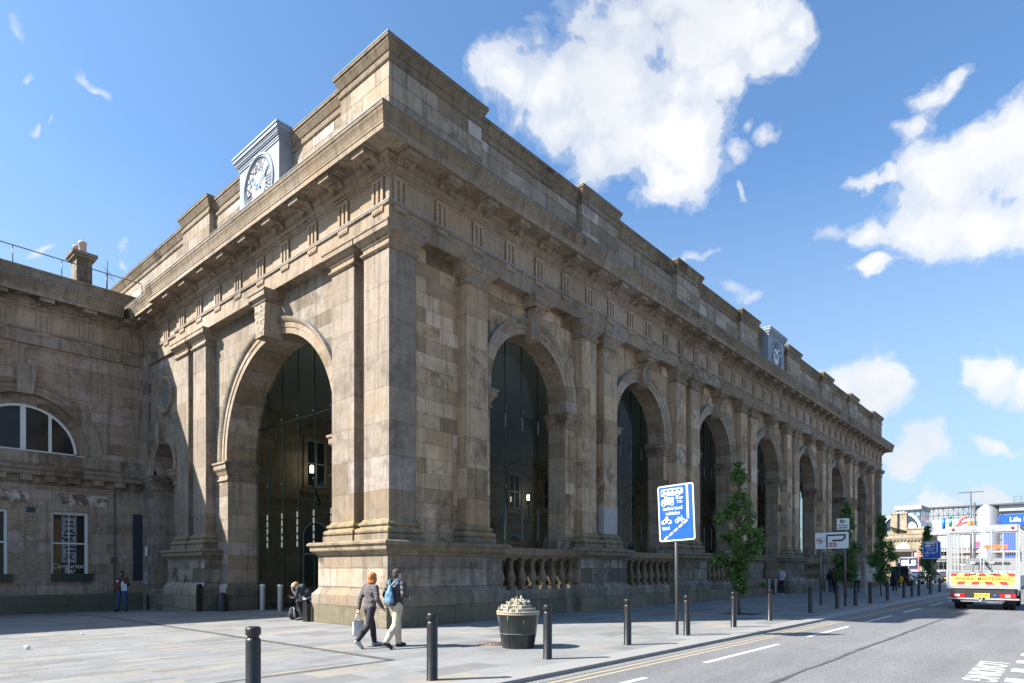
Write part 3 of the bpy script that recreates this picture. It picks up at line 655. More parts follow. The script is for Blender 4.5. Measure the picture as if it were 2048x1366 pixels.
# chimney and roof rail
ch=MB(); ch.box(-2.2,-1.55,21.1,22.0,14.3,16.55); ch.box(-2.3,-1.42,21.0,22.1,14.3,15.35); chim=ch.build('chimney',stone('chimney_stone',.7,.3,(.2,.17,.13),soot=.6,low=False)); tag(chim,'sooty stone chimney with two clay pots on the wing roof','chimney')
m=MB(); m.box(-2.33,-1.43,20.97,22.12,16.552,16.68); m.box(-2.4,-1.36,20.9,22.2,16.68,16.82); m.build('chimney_cap',M_cop,chim)
for x,y,r,h in ((-1.9,21.3,.17,.58),(-2.05,21.75,.13,.5)):
    m=MB(); m.lathe([(r,16.81),(r*.95,16.81+h*.8),(r*1.08,16.81+h*.82),(r*1.08,16.81+h),(r*.7,16.81+h)],(x,y,0),12); m.build('chimney_pot',plain('clay_pot',(.55,.38,.3),.8),chim)
m=MB(); m.tube([(-1.78,21.5,17.3),(-1.78,21.5,17.75)],.012,5); m.build('lightning_rod',M_black,chim)
rail=MB(); rail.tube([(-34,20.0,15.72),(.6,20.0,15.72)],.022,6)
for k in range(18): rail.tube([(-1.26-1.79*k,20,14.9),(-1.26-1.79*k,20,15.72)],.02,6)
rail.tube([(.5,20,15.72),(.62,20,14.5)],.012,5); tag(rail.build('roof_railing',plain('steel_rail',(.12,.13,.15),.45,.6)),'thin steel guard rail along the roof of the left wing','railing')
m=MB(); m.tube([(-1.05,20.6,14.6),(-1.05,20.6,16.6)],.015,5)
for k in range(4): m.tube([(-1.25+.05*k,20.5,16.2-.12*k),(-.85+.05*k,20.75,16.1-.12*k)],.01,4)
tag(m.build('television_aerial',plain('steel_rail',(.12,.13,.15),.45,.6)),'small aerial standing on the roof just right of the chimney','aerial')
# --- wall behind the arcade
ry=DYW-.06
m=MB(); m.box(RP+.3,LX-1.5,DYW,DYW+.4,-.9,10.78)
wobj(m,'rear_wall',M_int)
m=MB(); m.sweep([(1.0,DYW),(LX-1.4,DYW)],[(-.05,5.3),(.06,5.3),(.1,5.6),(.2,5.68),(.2,5.8),(-.05,5.85)]); m.sweep([(1.0,DYW),(LX-1.4,DYW)],[(-.05,-.9),(.12,-.9),(.12,.6),(-.05,.65)]); wobj(m,'rear_string_course',M_int)
M_dglass=plain('dark_window_glass',(.03,.035,.035),.08,0,.3,3)
for k in range(12):
    x=5.1+4.5*k
    m=MB(); m.box(x-.62,x+.62,ry-.02,ry+.1,6.55,9.3); o=wobj(m,'rear_window',M_dglass)
    m=MB()
    for a in (-.62,-.02,.58): m.box(x+a,x+a+.05,ry-.07,ry-.021,6.55,9.3)
    for z in (6.55,7.9,9.25): m.box(x-.62,x+.62,ry-.065,ry-.025,z,z+.05)
    m.build('frame',M_frame,o)
    m=MB(); m.box(x-.85,x-.63,ry-.12,DYW+.05,6.3,9.55); m.box(x+.63,x+.85,ry-.12,DYW+.05,6.3,9.55); m.box(x-.84,x+.84,ry-.11,DYW+.05,9.31,9.54); m.box(x-1.05,x+1.05,ry-.25,DYW+.05,9.56,9.72); m.box(x-1,x+1,ry-.2,DYW+.05,6.15,6.29)
    m.prism([(x-1.15,9.722),(x+1.15,9.722),(x,10.35)],lambda a,b,d:(a,d,b),ry-.22,DYW+.05); m.build('pediment',M_int,o)
    m=MB(); a=[(x-.8,-.4),(x-.8,3.6)]+arc_pts(x,.8,3.6,14)[1:]+[(x+.8,-.4)]; m.add([(p,ry-.02,q) for p,q in a],[tuple(range(len(a)))]); o=wobj(m,'rear_door',plain('green_door',(.06,.07,.05),.5,0,.2) if k%2 else M_dglass)
    m=MB(); ring(m,lambda u,d,z:(u,ry-d,z),x,3.6,[(.8,.01),(.8,.07),(.9,.07),(.9,.01)],-.4); m.box(x-.8,x+.8,ry-.07,ry-.025,2.5,2.6); m.build('frame',M_frame,o)
# lit lamps on brackets behind the arcade
M_lamp=plain('lit_lamp_glass',(1.0,.93,.75),.4,0,0,emit=5)
for i,(x,lab) in enumerate(((8.75,'lit globe lamp on an iron bracket seen through the big end arch'),(28.2,'lit globe lamp on an iron bracket seen through the nearest street arch'))):
    o=empty('wall_lamp',(x,18.55,0),0,lab,'lamp','lit bracket lamps inside the portico')
    m=MB(); m.lathe([(.02,7.2),(.1,7.22),(.1,7.62),(.03,7.66)],(0,0,0),10); b=m.build('globe',M_lamp,o)
    m=MB(); m.lathe([(.05,6.85),(.12,6.9),(.12,7.2),(.05,7.21)],(0,0,0),10); m.tube([(0,0,6.9),(.05,.02,6.6),(.5,.3,6.0),(1.0,.7,5.6),(1.05,1.05,5.5)],.045,7); m.build('bracket',M_black,o)
# ------------------------------------------------------------------ ground
def gz(x,y):
    t=min(max((y-9.0)/14.0,0),1); return -.36*t*t*(3-2*t)
def sheet(name,xs,ys,mat,dz=0,hole=None):
    m=MB(); vs=[(x,y,gz(x,y)+dz) for y in ys for x in xs]; n=len(xs)
    m.add(vs,[(j*n+i,j*n+i+1,(j+1)*n+i+1,(j+1)*n+i) for j in range(len(ys)-1) for i in range(n-1)]); o=m.build(name,mat); o['kind']='structure'; return o
def paving(name,bw,rh,col,tan=.0,mort=.006,swap=False):
    t=NT(name); P=t.pos(); sp=t.node('ShaderNodeSeparateXYZ',i_0=P)
    wob=t.math('MULTIPLY',t.math('SUBTRACT',t.noise(P,.9,2),.5),.02)
    uv=t.node('ShaderNodeCombineXYZ',i_0=t.math('ADD',sp.outputs[0],wob),i_1=t.math('ADD',sp.outputs[1],wob))
    br=t.node('ShaderNodeTexBrick',i_Vector=uv.outputs[0],i_Color1=(0,0,0,1),i_Color2=(1,1,1,1),i_Mortar=(.5,.5,.5,1),i_Scale=1.0)
    br.inputs['Mortar Size'].default_value=mort; br.inputs['Mortar Smooth'].default_value=.2; br.inputs['Brick Width'].default_value=bw; br.inputs['Row Height'].default_value=rh; br.offset=.37; br.offset_frequency=2
    b=Vector(col)
    c=t.ramp(br.outputs['Color'],[(0,b*.8),(.4,b),(.75,b*1.08),(.86,b*1.12),(.93,(b.x*1.18+tan*.08,b.y*1.1+tan*.04,b.z*.98-tan*.03)),(1,(b.x*1.22+tan*.1,b.y*1.12+tan*.05,b.z*.95-tan*.04))])
    c=t.mix(1,c,t.ramp(t.noise(P,.35,4,.6),[(.3,.86),(.7,1.1)]),'MULTIPLY')
    st=t.noise(P,1.6,6,.65,.4); c=t.mix(1,c,t.ramp(st,[(.3,.85),(.5,1),(.75,1.08)]),'MULTIPLY')
    sp2=t.noise(P,4.5,4,.7); c=t.mix(t.ramp(sp2,[(.66,0.0),(.74,.3)]),c,(.12,.12,.12))
    gum=t.node('ShaderNodeTexVoronoi',i_Vector=P,i_Scale=2.2); gm=t.ramp(gum.outputs['Distance'],[(.0,.55),(.035,.5),(.045,0.0)]); c=t.mix(gm,c,(.42,.42,.42))
    gr=t.noise(P,60,3,.7); c=t.mix(1,c,t.ramp(gr,[(.3,.88),(.7,1.1)]),'MULTIPLY')
    jn=t.noise(P,1.1,3); mf=t.math('MULTIPLY',br.outputs['Fac'],t.ramp(jn,[(.42,.12),(.62,.95)])); c=t.mix(mf,c,(.05,.05,.048))
    t.out(c,.82,spec=.3); t.bump(t.math('ADD',t.math('MULTIPLY',br.outputs['Fac'],-1.0),t.math('MULTIPLY',gr,.3)),.4,.008)
    return t.m
M_flag=paving('pavement_flagstones',1.35,.6,(.212,.213,.211),.06)
M_sett=paving('plaza_setts',1.05,.21,(.212,.213,.211),.13,.006)
ys=[-5.2,-2,2,5,7,8,9,10,11,12,13,14,15,16,17,18,19,20.2]
sheet('pavement',[-3.92,0,10,20,30,45,62],[-7.75]+ys+[40],M_flag)
sheet('plaza',[-60,-40,-20,-10,-4.08],ys,M_sett)
sheet('pavement_strip',[-60,-30,-4.08],[-7.75,-6.5,-5.34],M_flag)
M_slot=plain('drain_slot_dark',(.03,.03,.032),.8)
M_chan=paving('drain_channel_stone',1.0,.3,(.19,.19,.187),.1)
sheet('drain_channel',[-4.08,-4.02,-3.98,-3.92],[-5.34,-5.2]+ys[1:],M_chan,-.003)
sheet('drain_channel_front',[-60,-30,-4.08],[-5.34,-5.2],M_chan,-.003)
sheet('drain_channel_corner',[-4.08,-3.92],[-7.75,-5.34],M_flag,-.0)
for x in (-4.055,-3.955): sheet('drain_slot',[x-.014,x+.014],[-5.3]+ys[1:],M_slot,.004)
for y in (-5.31,-5.23): sheet('drain_slot_front',[-60,-3.98],[y-.012,y+.012],M_slot,.004)
kb=MB()
x=-60.0; rs=random.Random(5)
while x<62:
    kb.box(x,x+.905,-8.3,-7.752,-.4,.0); x+=.91
M_kerb=plain('granite_kerb',(.26,.255,.245),.75,0,.18,14,.2)
o=kb.build('kerb',M_kerb); o['kind']='structure'
m=MB(); m.box(61.9,62.3,-8.3,40,-.6,.0); o=m.build('kerb_return',M_kerb); o['kind']='structure'
def asphalt(name,base,seed=0):
    t=NT(name); P=t.pos(); n=t.noise(P,.25,4); f=t.noise(P,75,3,.8); v=t.node('ShaderNodeTexVoronoi',i_Vector=P,i_Scale=85.0)
    b=Vector(base); c=t.mix(t.ramp(n,[(.3,0.0),(.7,1.0)]),b*.88,b*1.08)
    g2=t.noise(P,20,5,.75); c=t.mix(1,c,t.ramp(g2,[(.3,.78),(.5,1.0),(.7,1.25)]),'MULTIPLY'); pt=t.noise(P,.8,5,.6,.5); c=t.mix(t.ramp(pt,[(.58,0.0),(.7,.35)]),c,b*.6); c=t.mix(1,c,t.ramp(v.outputs['Color'],[(.1,.55),(.5,1.0),(.9,1.5)]),'MULTIPLY'); c=t.mix(1,c,t.ramp(f,[(.3,.8),(.7,1.2)]),'MULTIPLY')
    ml=t.noise(t.scale(P,(.12,1.6,1)),1.0,4); c=t.mix(1,c,t.ramp(ml,[(.35,.9),(.65,1.07)]),'MULTIPLY')
    t.out(c,.85,spec=.35); t.bump(t.math('ADD',v.outputs['Distance'],f),.5,.006); return t.m
M_asph=asphalt('worn_asphalt',(.165,.165,.168))
ZR=-.07
m=MB(); xs_=[-300,-60,62.3,120,500]; ysr=[-300,-60,-8.301,40,400]
for i in range(4):
    for j in range(4):
        if xs_[i+1]<=62.3 and ysr[j]>=-8.31: continue
        m.quad((xs_[i],ysr[j],ZR),(xs_[i+1],ysr[j],ZR),(xs_[i+1],ysr[j+1],ZR),(xs_[i],ysr[j+1],ZR))
o=m.build('road',M_asph); o['kind']='structure'
m=MB(); m.quad((-4000,-4000,-1.2),(4000,-4000,-1.2),(4000,4000,-1.2),(-4000,4000,-1.2)); o=m.build('ground',M_asph); o['kind']='structure'
# painted markings
def paint(name,col,wear=.5):
    t=NT(name); P=t.pos(); n=t.noise(P,22,5,.75); n2=t.noise(P,2,4); f=t.ramp(t.math('ADD',n,t.math('MULTIPLY',n2,.35)),[(.78,0.0),(.92,wear)])
    t.out(t.mix(f,col,(.2,.2,.2)),.7); return t.m
M_wl=paint('white_road_paint',(.57,.57,.55),.8); M_yl=paint('yellow_road_paint',(.37,.315,.21),.9)
def marking(name,quads,mat,dz=.004):
    m=MB()
    for x0,x1,y0,y1 in quads: m.quad((x0,y0,ZR+dz),(x1,y0,ZR+dz),(x1,y1,ZR+dz),(x0,y1,ZR+dz))
    o=m.build(name,mat); o['kind']='structure'; return o
marking('lane_dashes',[(-6.1+6.0*k,-2.25+6.0*k,-9.52,-9.41) for k in range(-4,12)],M_wl)
marking('double_yellow_lines',[(-60,62,-8.66,-8.59),(-60,62,-8.86,-8.79)],M_yl)
t=NT('gutter_grit'); P=t.pos(); wv=t.node('ShaderNodeTexChecker',i_Vector=P,i_Scale=24.0); n=t.noise(P,14,4); c=t.mix(t.math('MULTIPLY',wv.outputs['Fac'],.6),(.24,.235,.22),(.09,.088,.085)); c=t.mix(1,c,t.ramp(n,[(.3,.7),(.7,1.15)]),'MULTIPLY'); t.out(c,.9); M_gut=t.m
marking('gutter_strip',[(-60,62,-8.52,-8.302)],M_gut)
# wavering seam between two asphalt lanes
m=MB(); rs=random.Random(2); px=[-60+.5*i for i in range(300)]; off=[rs.uniform(-.025,.025) for _ in px]; wd=[rs.uniform(.02,.055) for _ in px]
for i in range(len(px)-1): m.quad((px[i],-11.12+off[i]-wd[i],ZR+.004),(px[i+1],-11.12+off[i+1]-wd[i+1],ZR+.004),(px[i+1],-11.12+off[i+1]+wd[i+1],ZR+.004),(px[i],-11.12+off[i]+wd[i],ZR+.004))
o=m.build('asphalt_seam',plain('bitumen_seam',(.07,.07,.075),.6,0,.4,7)); o['kind']='structure'
m=MB(); add_text(m,'LOADING',lambda a,b:(2.2-a*1.0,-13.42-b,ZR+.004),.6,bold=.012); o=m.build('loading_lettering',M_wl); o['kind']='structure'
marking('loading_bay_dashes',[(1.05+1.3*k,1.5+1.3*k,-13.97,-13.74) for k in range(6)],M_wl)
# cast iron cover
t=NT('iron_cover'); P=t.pos(); ck=t.node('ShaderNodeTexChecker',i_Vector=P,i_Scale=16.0); t.out(t.mix(ck.outputs['Fac'],(.2,.14,.1),(.08,.06,.05)),.7); 
m=MB(); m.lathe([(.36,0),(.36,.006),(.005,.008)],(-.97,-4.95,.001),28); tag(m.build('drain_cover',t.m),'rusty round cast-iron cover in the pavement beside the planter','drain cover')
# litter on the setts
for i,(x,y,s) in enumerate(((-8.0,1.55,.045),(-6.35,4.2,.025))):
    m=MB(); m.ell((x,y,s),(s*1.3,s,s),7,5); tag(m.build('litter',M_white),['crumpled white paper on the setts at far left','tiny scrap of white litter near the drain line'][i],'litter')
# ------------------------------------------------------------------ camera, sun, sky
CX,CY=-11.2115,-14.568; YAW=41.5
cam=bpy.data.objects.new('camera',bpy.data.cameras.new('camera')); COL.objects.link(cam); S.camera=cam
cam.location=(CX,CY,1.65); cam.rotation_euler=(R(90),0,R(YAW-90)); cam.data.lens=1275.67*36/2048; cam.data.sensor_width=36; cam.data.shift_y=(1138.17-683)/2048; cam.data.clip_end=9000; cam.data.clip_start=.1
SAZ=R(180-35.6); SEL=R(41.0)   # direction towards the sun
sd=Vector((math.cos(SAZ)*math.cos(SEL),math.sin(SAZ)*math.cos(SEL),math.sin(SEL)))
sun=bpy.data.objects.new('sun',bpy.data.lights.new('sun','SUN')); COL.objects.link(sun); sun.data.energy=5.0; sun.data.angle=R(.53); sun.data.color=(1,.95,.87)
sun.rotation_euler=sd.to_track_quat('Z','Y').to_euler()
w=bpy.data.worlds.new('World'); S.world=w; w.use_nodes=True; T=w.node_tree; N=T.nodes; Lk=T.links
bg=N['Background']; bg.inputs[1].default_value=.085
sky=N.new('ShaderNodeTexSky'); sky.sky_type='NISHITA'; sky.sun_disc=False; sky.sun_elevation=SEL
sky.sun_rotation=R(90)-SAZ   # nishita measures clockwise from +Y
sky.air_density=1.0; sky.dust_density=1.3; sky.ozone_density=1.6; sky.altitude=0
def wm_(op,a,b=0.0,clamp=False):
    n=N.new('ShaderNodeMath'); n.operation=op; n.use_clamp=clamp
    for i,x in enumerate((a,b)):
        if isinstance(x,bpy.types.NodeSocket): Lk.new(x,n.inputs[i])
        else: n.inputs[i].default_value=x
    return n.outputs[0]
tc=N.new('ShaderNodeTexCoord').outputs['Generated']
ef=Vector((math.cos(R(YAW)),math.sin(R(YAW)),0)); er=Vector((math.sin(R(YAW)),-math.cos(R(YAW)),0))
def ray(px,py): return (ef+er*((px-1024)/1275.67)+Vector((0,0,(1138.17-py)/1275.67))).normalized()
BL=[(1090,150,125,110),(1010,140,70,75),(1200,170,190,150),(1290,290,150,110),(1340,345,90,55),(1190,300,90,70),(1120,245,110,80),
(1330,25,150,55),(1480,60,150,85),(1545,110,85,70),(1420,165,70,60),(1555,255,30,30),(1485,312,34,24),(1490,250,20,18),(1240,60,70,40),
(1590,60,60,70),(1385,95,80,60),(1850,170,85,50),(1905,150,50,45),(1840,240,60,70),(1890,330,120,90),(1980,300,120,75),(2048,330,120,110),(1860,430,130,70),(1960,440,110,65),(1720,455,70,34),(1675,450,40,28),(1735,363,60,24),(1790,350,50,24),(1745,520,50,22),(2060,420,80,80),
(1740,775,85,52),(1690,790,60,60),(1790,790,45,55),(1975,755,60,60),(2050,745,70,65),(1850,905,75,40),(1800,925,50,30),(2000,890,60,24),
(258,490,22,20),(262,520,16,26),(180,155,34,13),(62,236,18,14),(105,236,12,10),(32,40,24,36),(175,18,30,14),(90,500,40,12),(1495,598,42,15),(1490,402,13,18),(1385,510,26,14),(1890,1020,95,30),(2020,1005,60,20),(1830,1000,50,22),(30,120,22,16)]
dirn=N.new('ShaderNodeVectorMath'); dirn.operation='NORMALIZE'; Lk.new(tc,dirn.inputs[0]); D=dirn.outputs[0]
def wn(scale,detail,rough,dist=0):
    n=N.new('ShaderNodeTexNoise'); n.inputs['Scale'].default_value=scale; n.inputs['Detail'].default_value=detail; n.inputs['Roughness'].default_value=rough; n.inputs['Distortion'].default_value=dist; Lk.new(D,n.inputs['Vector']); return n.outputs['Fac']
def wcol(scale,amp):
    n=N.new('ShaderNodeTexNoise'); n.inputs['Scale'].default_value=scale; n.inputs['Detail'].default_value=5; Lk.new(D,n.inputs['Vector'])
    a=N.new('ShaderNodeVectorMath'); a.operation='SUBTRACT'; Lk.new(n.outputs['Color'],a.inputs[0]); a.inputs[1].default_value=(.5,.5,.5)
    b=N.new('ShaderNodeVectorMath'); b.operation='SCALE'; Lk.new(a.outputs[0],b.inputs[0]); b.inputs['Scale'].default_value=amp; return b.outputs[0]
def vadd(a,b):
    n=N.new('ShaderNodeVectorMath'); n.operation='ADD'; Lk.new(a,n.inputs[0]); Lk.new(b,n.inputs[1]); return n.outputs[0]
DW=vadd(D,vadd(wcol(11,.11),wcol(45,.018)))
field=None; wisp=None
VEIL={(1330,25),(1480,60),(1545,110),(1420,165),(1240,60),(1590,60),(1385,95)}
for cx,cy,rx,ry in BL:
    n=ray(cx,cy); e1=ray(cx+rx,cy)-n; a=e1.length; e1=(e1-n*e1.dot(n)).normalized(); e2=n.cross(e1); b=abs((ray(cx,cy+ry)-n).dot(e2))
    dts=[]
    for e,q in ((e1,a),(e2,b)):
        v=N.new('ShaderNodeVectorMath'); v.operation='DOT_PRODUCT'; Lk.new(DW,v.inputs[0]); v.inputs[1].default_value=e/q; dts.append(v.outputs['Value'])
    c=N.new('ShaderNodeCombineXYZ'); Lk.new(dts[0],c.inputs[0]); Lk.new(dts[1],c.inputs[1])
    l=N.new('ShaderNodeVectorMath'); l.operation='LENGTH'; Lk.new(c.outputs[0],l.inputs[0])
    d=wm_('SUBTRACT',1.0 if (cx,cy) in VEIL else (1.12 if rx>45 else (1.0 if rx>28 else .85)),l.outputs['Value'])
    if rx<=45:
        if wisp is None: wisp=d
        else: wisp=wm_('MAXIMUM',wisp,d)
        continue
    if field is None: field=d
    else:
        mxn=N.new('ShaderNodeMath'); mxn.operation='SMOOTH_MAX'; Lk.new(field,mxn.inputs[0]); Lk.new(d,mxn.inputs[1]); mxn.inputs[2].default_value=.25; field=mxn.outputs[0]
f1=wn(7,9,.62,.4); f2=wn(26,6,.65)
fld=wm_('ADD',wm_('MAXIMUM',field,-1.0),wm_('ADD',wm_('MULTIPLY',wm_('SUBTRACT',f1,.5),3.0),wm_('MULTIPLY',wm_('SUBTRACT',f2,.5),.55)))
wfl=wm_('ADD',wm_('MAXIMUM',wisp,-1.0),wm_('ADD',wm_('MULTIPLY',wm_('SUBTRACT',f1,.5),2.2),wm_('MULTIPLY',wm_('SUBTRACT',f2,.5),2.2)))
wal=wm_('MULTIPLY',wm_('MULTIPLY',wfl,.95,True),.75)
rp=N.new('ShaderNodeValToRGB'); Lk.new(fld,rp.inputs[0]); e=rp.color_ramp.elements; e[0].position=.0; e[0].color=(0,0,0,1); e[1].position=.95; e[1].color=(1,1,1,1); rp.color_ramp.interpolation='EASE'
rp.color_ramp.elements.new(.2).color=(.22,.22,.22,1); rp.color_ramp.elements.new(.45).color=(.74,.74,.74,1)
f3=wn(4.2,5,.55,.2)
shade=N.new('ShaderNodeValToRGB'); Lk.new(wm_('ADD',wm_('MULTIPLY',f3,1.5),wm_('MULTIPLY',f1,-.35)),shade.inputs[0]); e=shade.color_ramp.elements
CLD=4.85
e[0].position=.42; e[0].color=(.78,.82,.88,1); e[1].position=.72; e[1].color=(1,1,1,1)
cl=N.new('ShaderNodeVectorMath'); cl.operation='SCALE'; Lk.new(shade.outputs[0],cl.inputs[0]); cl.inputs['Scale'].default_value=CLD
tint=N.new('ShaderNodeVectorMath'); tint.operation='MULTIPLY'; Lk.new(sky.outputs[0],tint.inputs[0]); tint.inputs[1].default_value=(.78,1.03,1.2)
sepd=N.new('ShaderNodeSeparateXYZ'); Lk.new(D,sepd.inputs[0]); hz=N.new('ShaderNodeValToRGB'); Lk.new(sepd.outputs[2],hz.inputs[0]); e=hz.color_ramp.elements; e[0].position=.0; e[0].color=(.85,.85,.85,1); e[1].position=.5; e[1].color=(0,0,0,1)
hm=N.new('ShaderNodeMix'); hm.data_type='RGBA'; Lk.new(hz.outputs[0],hm.inputs[0]); Lk.new(tint.outputs[0],hm.inputs[6]); hm.inputs[7].default_value=(2.5,3.05,3.55,1); skyc=hm.outputs[2]
mx=N.new('ShaderNodeMix'); mx.data_type='RGBA'; Lk.new(wm_('MAXIMUM',rp.outputs[0],wal),mx.inputs[0]); Lk.new(skyc,mx.inputs[6]); Lk.new(cl.outputs[0],mx.inputs[7]); Lk.new(mx.outputs[2],bg.inputs[0])
S.view_settings.view_transform='Standard'; S.view_settings.look='None'; S.view_settings.gamma=1; S.view_settings.exposure=1.38
try: S.view_settings.use_curve_mapping=False
except Exception: pass
S.cycles.max_bounces=8; S.cycles.diffuse_bounces=4; S.cycles.glossy_bounces=3; S.cycles.transparent_max_bounces=16; S.cycles.transmission_bounces=3; S.cycles.use_denoising=True; S.cycles.sample_clamp_indirect=6
# ------------------------------------------------------------------ street furniture
M_boll=plain('black_bollard_paint',(.013,.013,.014),.36,0,.45,7,.15)
M_steel=plain('brushed_steel',(.36,.355,.34),.45,.45,.15,9)
def bollard():
    r=empty('bollard')
    m=MB(); m.lathe([(.094,-.15),(.094,.0),(.082,.015),(.082,.84),(.078,.86),(.066,.872)],n=22); m.build('post',M_boll,r)
    m=MB(); m.lathe([(.066,.87),(.064,.9),(.08,.905),(.084,.915),(.084,.975),(.078,.99),(.06,1.0),(.001,1.004)],n=22); m.build('cap',M_boll,r)
    return r
BP=[(-7.75,-7.6,'black bollard nearest the camera, cut by the bottom edge of the picture'),(-4.89,-7.39,'black bollard standing in front of the corner pedestal, beside the walking man'),(-2.01,-7.3,'black bollard overlapping the right side of the domed planter'),
(.86,-7.25,'black bollard between the planter and the tall bus lane sign'),(3.58,-7.3,'black bollard just right of the tall bus lane sign pole'),(6.6,-7.25,'black bollard in front of the nearest pavement tree'),(9.6,-7.2,'black bollard just right of the nearest tree, on the shadow edge'),
(14.16,-7.1,'black bollard left of the white two-post direction sign'),(17.72,-7.1,'black bollard between the two posts of the white direction sign'),(20.67,-7.1,'black bollard just right of the white direction sign'),(23.2,-7.15,'black bollard in front of the glazed information board'),(26.9,-7.15,'black bollard below the third pavement tree'),
(30.9,-7.2,'first of the row of three close black bollards before the parked cars'),(33.0,-7.25,'middle of the row of three close black bollards before the parked cars'),(34.9,-7.3,'last of the row of three close black bollards before the parked cars'),(38.9,-7.3,'black bollard left of the far blue sign pole'),(43.6,-7.2,'black bollard right of the far blue sign pole'),(47.8,-7.15,'farthest black bollard, beside the left edge of the truck')]
b0=bollard()
for i,(x,y,l) in enumerate(BP):
    o=b0 if i==0 else copy_tree(b0); o.location=(x,y,gz(x,y)); tag(o,l,'bollard','black bollards along the kerb')
def steel(): 
    r=empty('steel_bollard'); m=MB(); m.lathe([(.12,-.2),(.12,.98),(.11,1.0),(.001,1.005)],n=24); m.build('post',M_steel,r)
    m=MB(); m.lathe([(.123,.93),(.123,.97)],n=24); m.build('reflective_band',M_white,r); return r
s0=steel()
SB=[(1.33,9.9,1.05,'left of the three steel bollards in the big end arch'),(1.38,8.6,1.05,'middle of the three steel bollards in the big end arch'),(1.75,7.9,1.05,'steel bollard behind the sitting man in the end arch'),(30.0,.5,1.0,'slim steel bollard at the left jamb of the middle street arch'),(31.3,.55,1.0,'dark-side steel bollard left of the man in the white top'),(32.35,.5,1.0,'pale steel bollard right of the man in the white top')]
for i,(x,y,h,l) in enumerate(SB):
    o=s0 if i==0 else copy_tree(s0); o.location=(x,y,gz(x,y)); o.scale=(.85,.85,h); tag(o,l,'bollard','steel bollards in the arches')
# cast guards at the foot of the piers
m=MB(); m.lathe([(.21,-.1),(.21,.35),(.2,.5),(.16,.64),(.09,.72),(.001,.74)],n=18); o=m.build('guard_stone',M_black); o.location=(.08,10.72,gz(0,10.7)); tag(o,'round-topped black iron guard at the foot of the left arch jamb','guard')
m=MB(); m.box(-.07,.07,-.13,.13,-.1,.95); m.lathe([(.13,-.07),(.13,.07)],(0,0,.95),16,Matrix.Rotation(pi/2,3,'Y'),0,pi); m.add([(a,.13*math.cos(t),.95+.13*math.sin(t)) for a in (-.07,.07) for t in [pi*i/8 for i in range(9)]],[tuple(range(9)),tuple(range(17,8,-1))]); o=m.build('guard_plate',M_black); o.location=(-.47,11.5,gz(0,11.5)-.0); tag(o,'tall narrow black guard against the left pedestal in shade','guard')
o2=o.copy(); COL.objects.link(o2); o2.location=(-.47,3.55,-.25); o2.scale=(1,1,.86); tag(o2,'dark guard plate at the left edge of the sunlit corner pedestal','guard')
m=MB(); m.lathe([(.07,-.1),(.07,.62),(.05,.7),(.001,.72)],n=12); m.lathe([(.071,.5),(.071,.58)],n=12); o=m.build('guard_post',M_black); o.location=(-.05,18.3,gz(0,18.3)); tag(o,'small black guard post in the shaded corner by the wing','guard')
# planter crowned by a model of a town
pl=empty('town_model_planter',(-1.05,-5.75,0),0,'dark tapered metal tub crowned by a cream model of a crowded town','planter')
pl.scale=(1,1,.885)
M_tub=plain('dark_green_metal',(.05,.058,.056),.3,.55,.25,3)
m=MB(); m.lathe([(.335,0),(.385,.34),(.388,.342)],n=48); m.lathe([(.386,.35),(.435,.78),(.45,.8)],n=48); m.lathe([(.335,0),(.001,.0)],n=48); m.lathe([(.45,.8),(.001,.79)],n=48)
for k in range(8):
    a=2*pi*k/8+.2; m.tube([(.338*math.cos(a),.338*math.sin(a),.01),(.39*math.cos(a),.39*math.sin(a),.345),(.445*math.cos(a),.445*math.sin(a),.79)],.004,4)
m.build('tub',M_tub,pl)
m=MB(); m.lathe([(.37,.342),(.391,.342),(.391,.352),(.37,.352)],n=48); m.build('tub_seam',M_lead,pl)
M_town=plain('cream_model_town',(.4,.355,.265),.8,0,.15,9); M_teal=plain('teal_glaze',(.02,.35,.4),.3,0,.1)
def ringrow(z,r,h,nw,name):
    m=MB(); m.lathe([(r,z),(r+.01,z),(r+.01,z+.018),(r-.05,z+.018)],n=48); m.lathe([(r-.05,z+h-.018),(r+.012,z+h-.018),(r+.012,z+h),(r-.2,z+h)],n=48)
    for k in range(nw):
        a=2*pi*k/nw; M=Matrix.Rotation(a,4,'Z'); m.box(r-.02,r+.008,-.011,.011,z+.016,z+h-.016,M)
    o=m.build(name,M_town,pl)
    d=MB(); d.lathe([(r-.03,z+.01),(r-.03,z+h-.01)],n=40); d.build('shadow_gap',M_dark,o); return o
ringrow(.795,.445,.075,64,'arcade_band'); ringrow(.872,.36,.07,46,'arcade_band'); ringrow(.945,.27,.065,36,'arcade_band')
m=MB()
for k in range(7):
    a=-2.35+.07*k
    for r,z in ((.365,.9),(.275,.972)): m.box(-.013,.013,-.013,.013,0,.03,Matrix.Translation((r*math.cos(a)*.97,r*math.sin(a)*.97,z))@Matrix.Rotation(a,4,'Z'))
m.build('teal_windows',M_teal,pl)
m=MB(); rs=random.Random(11)
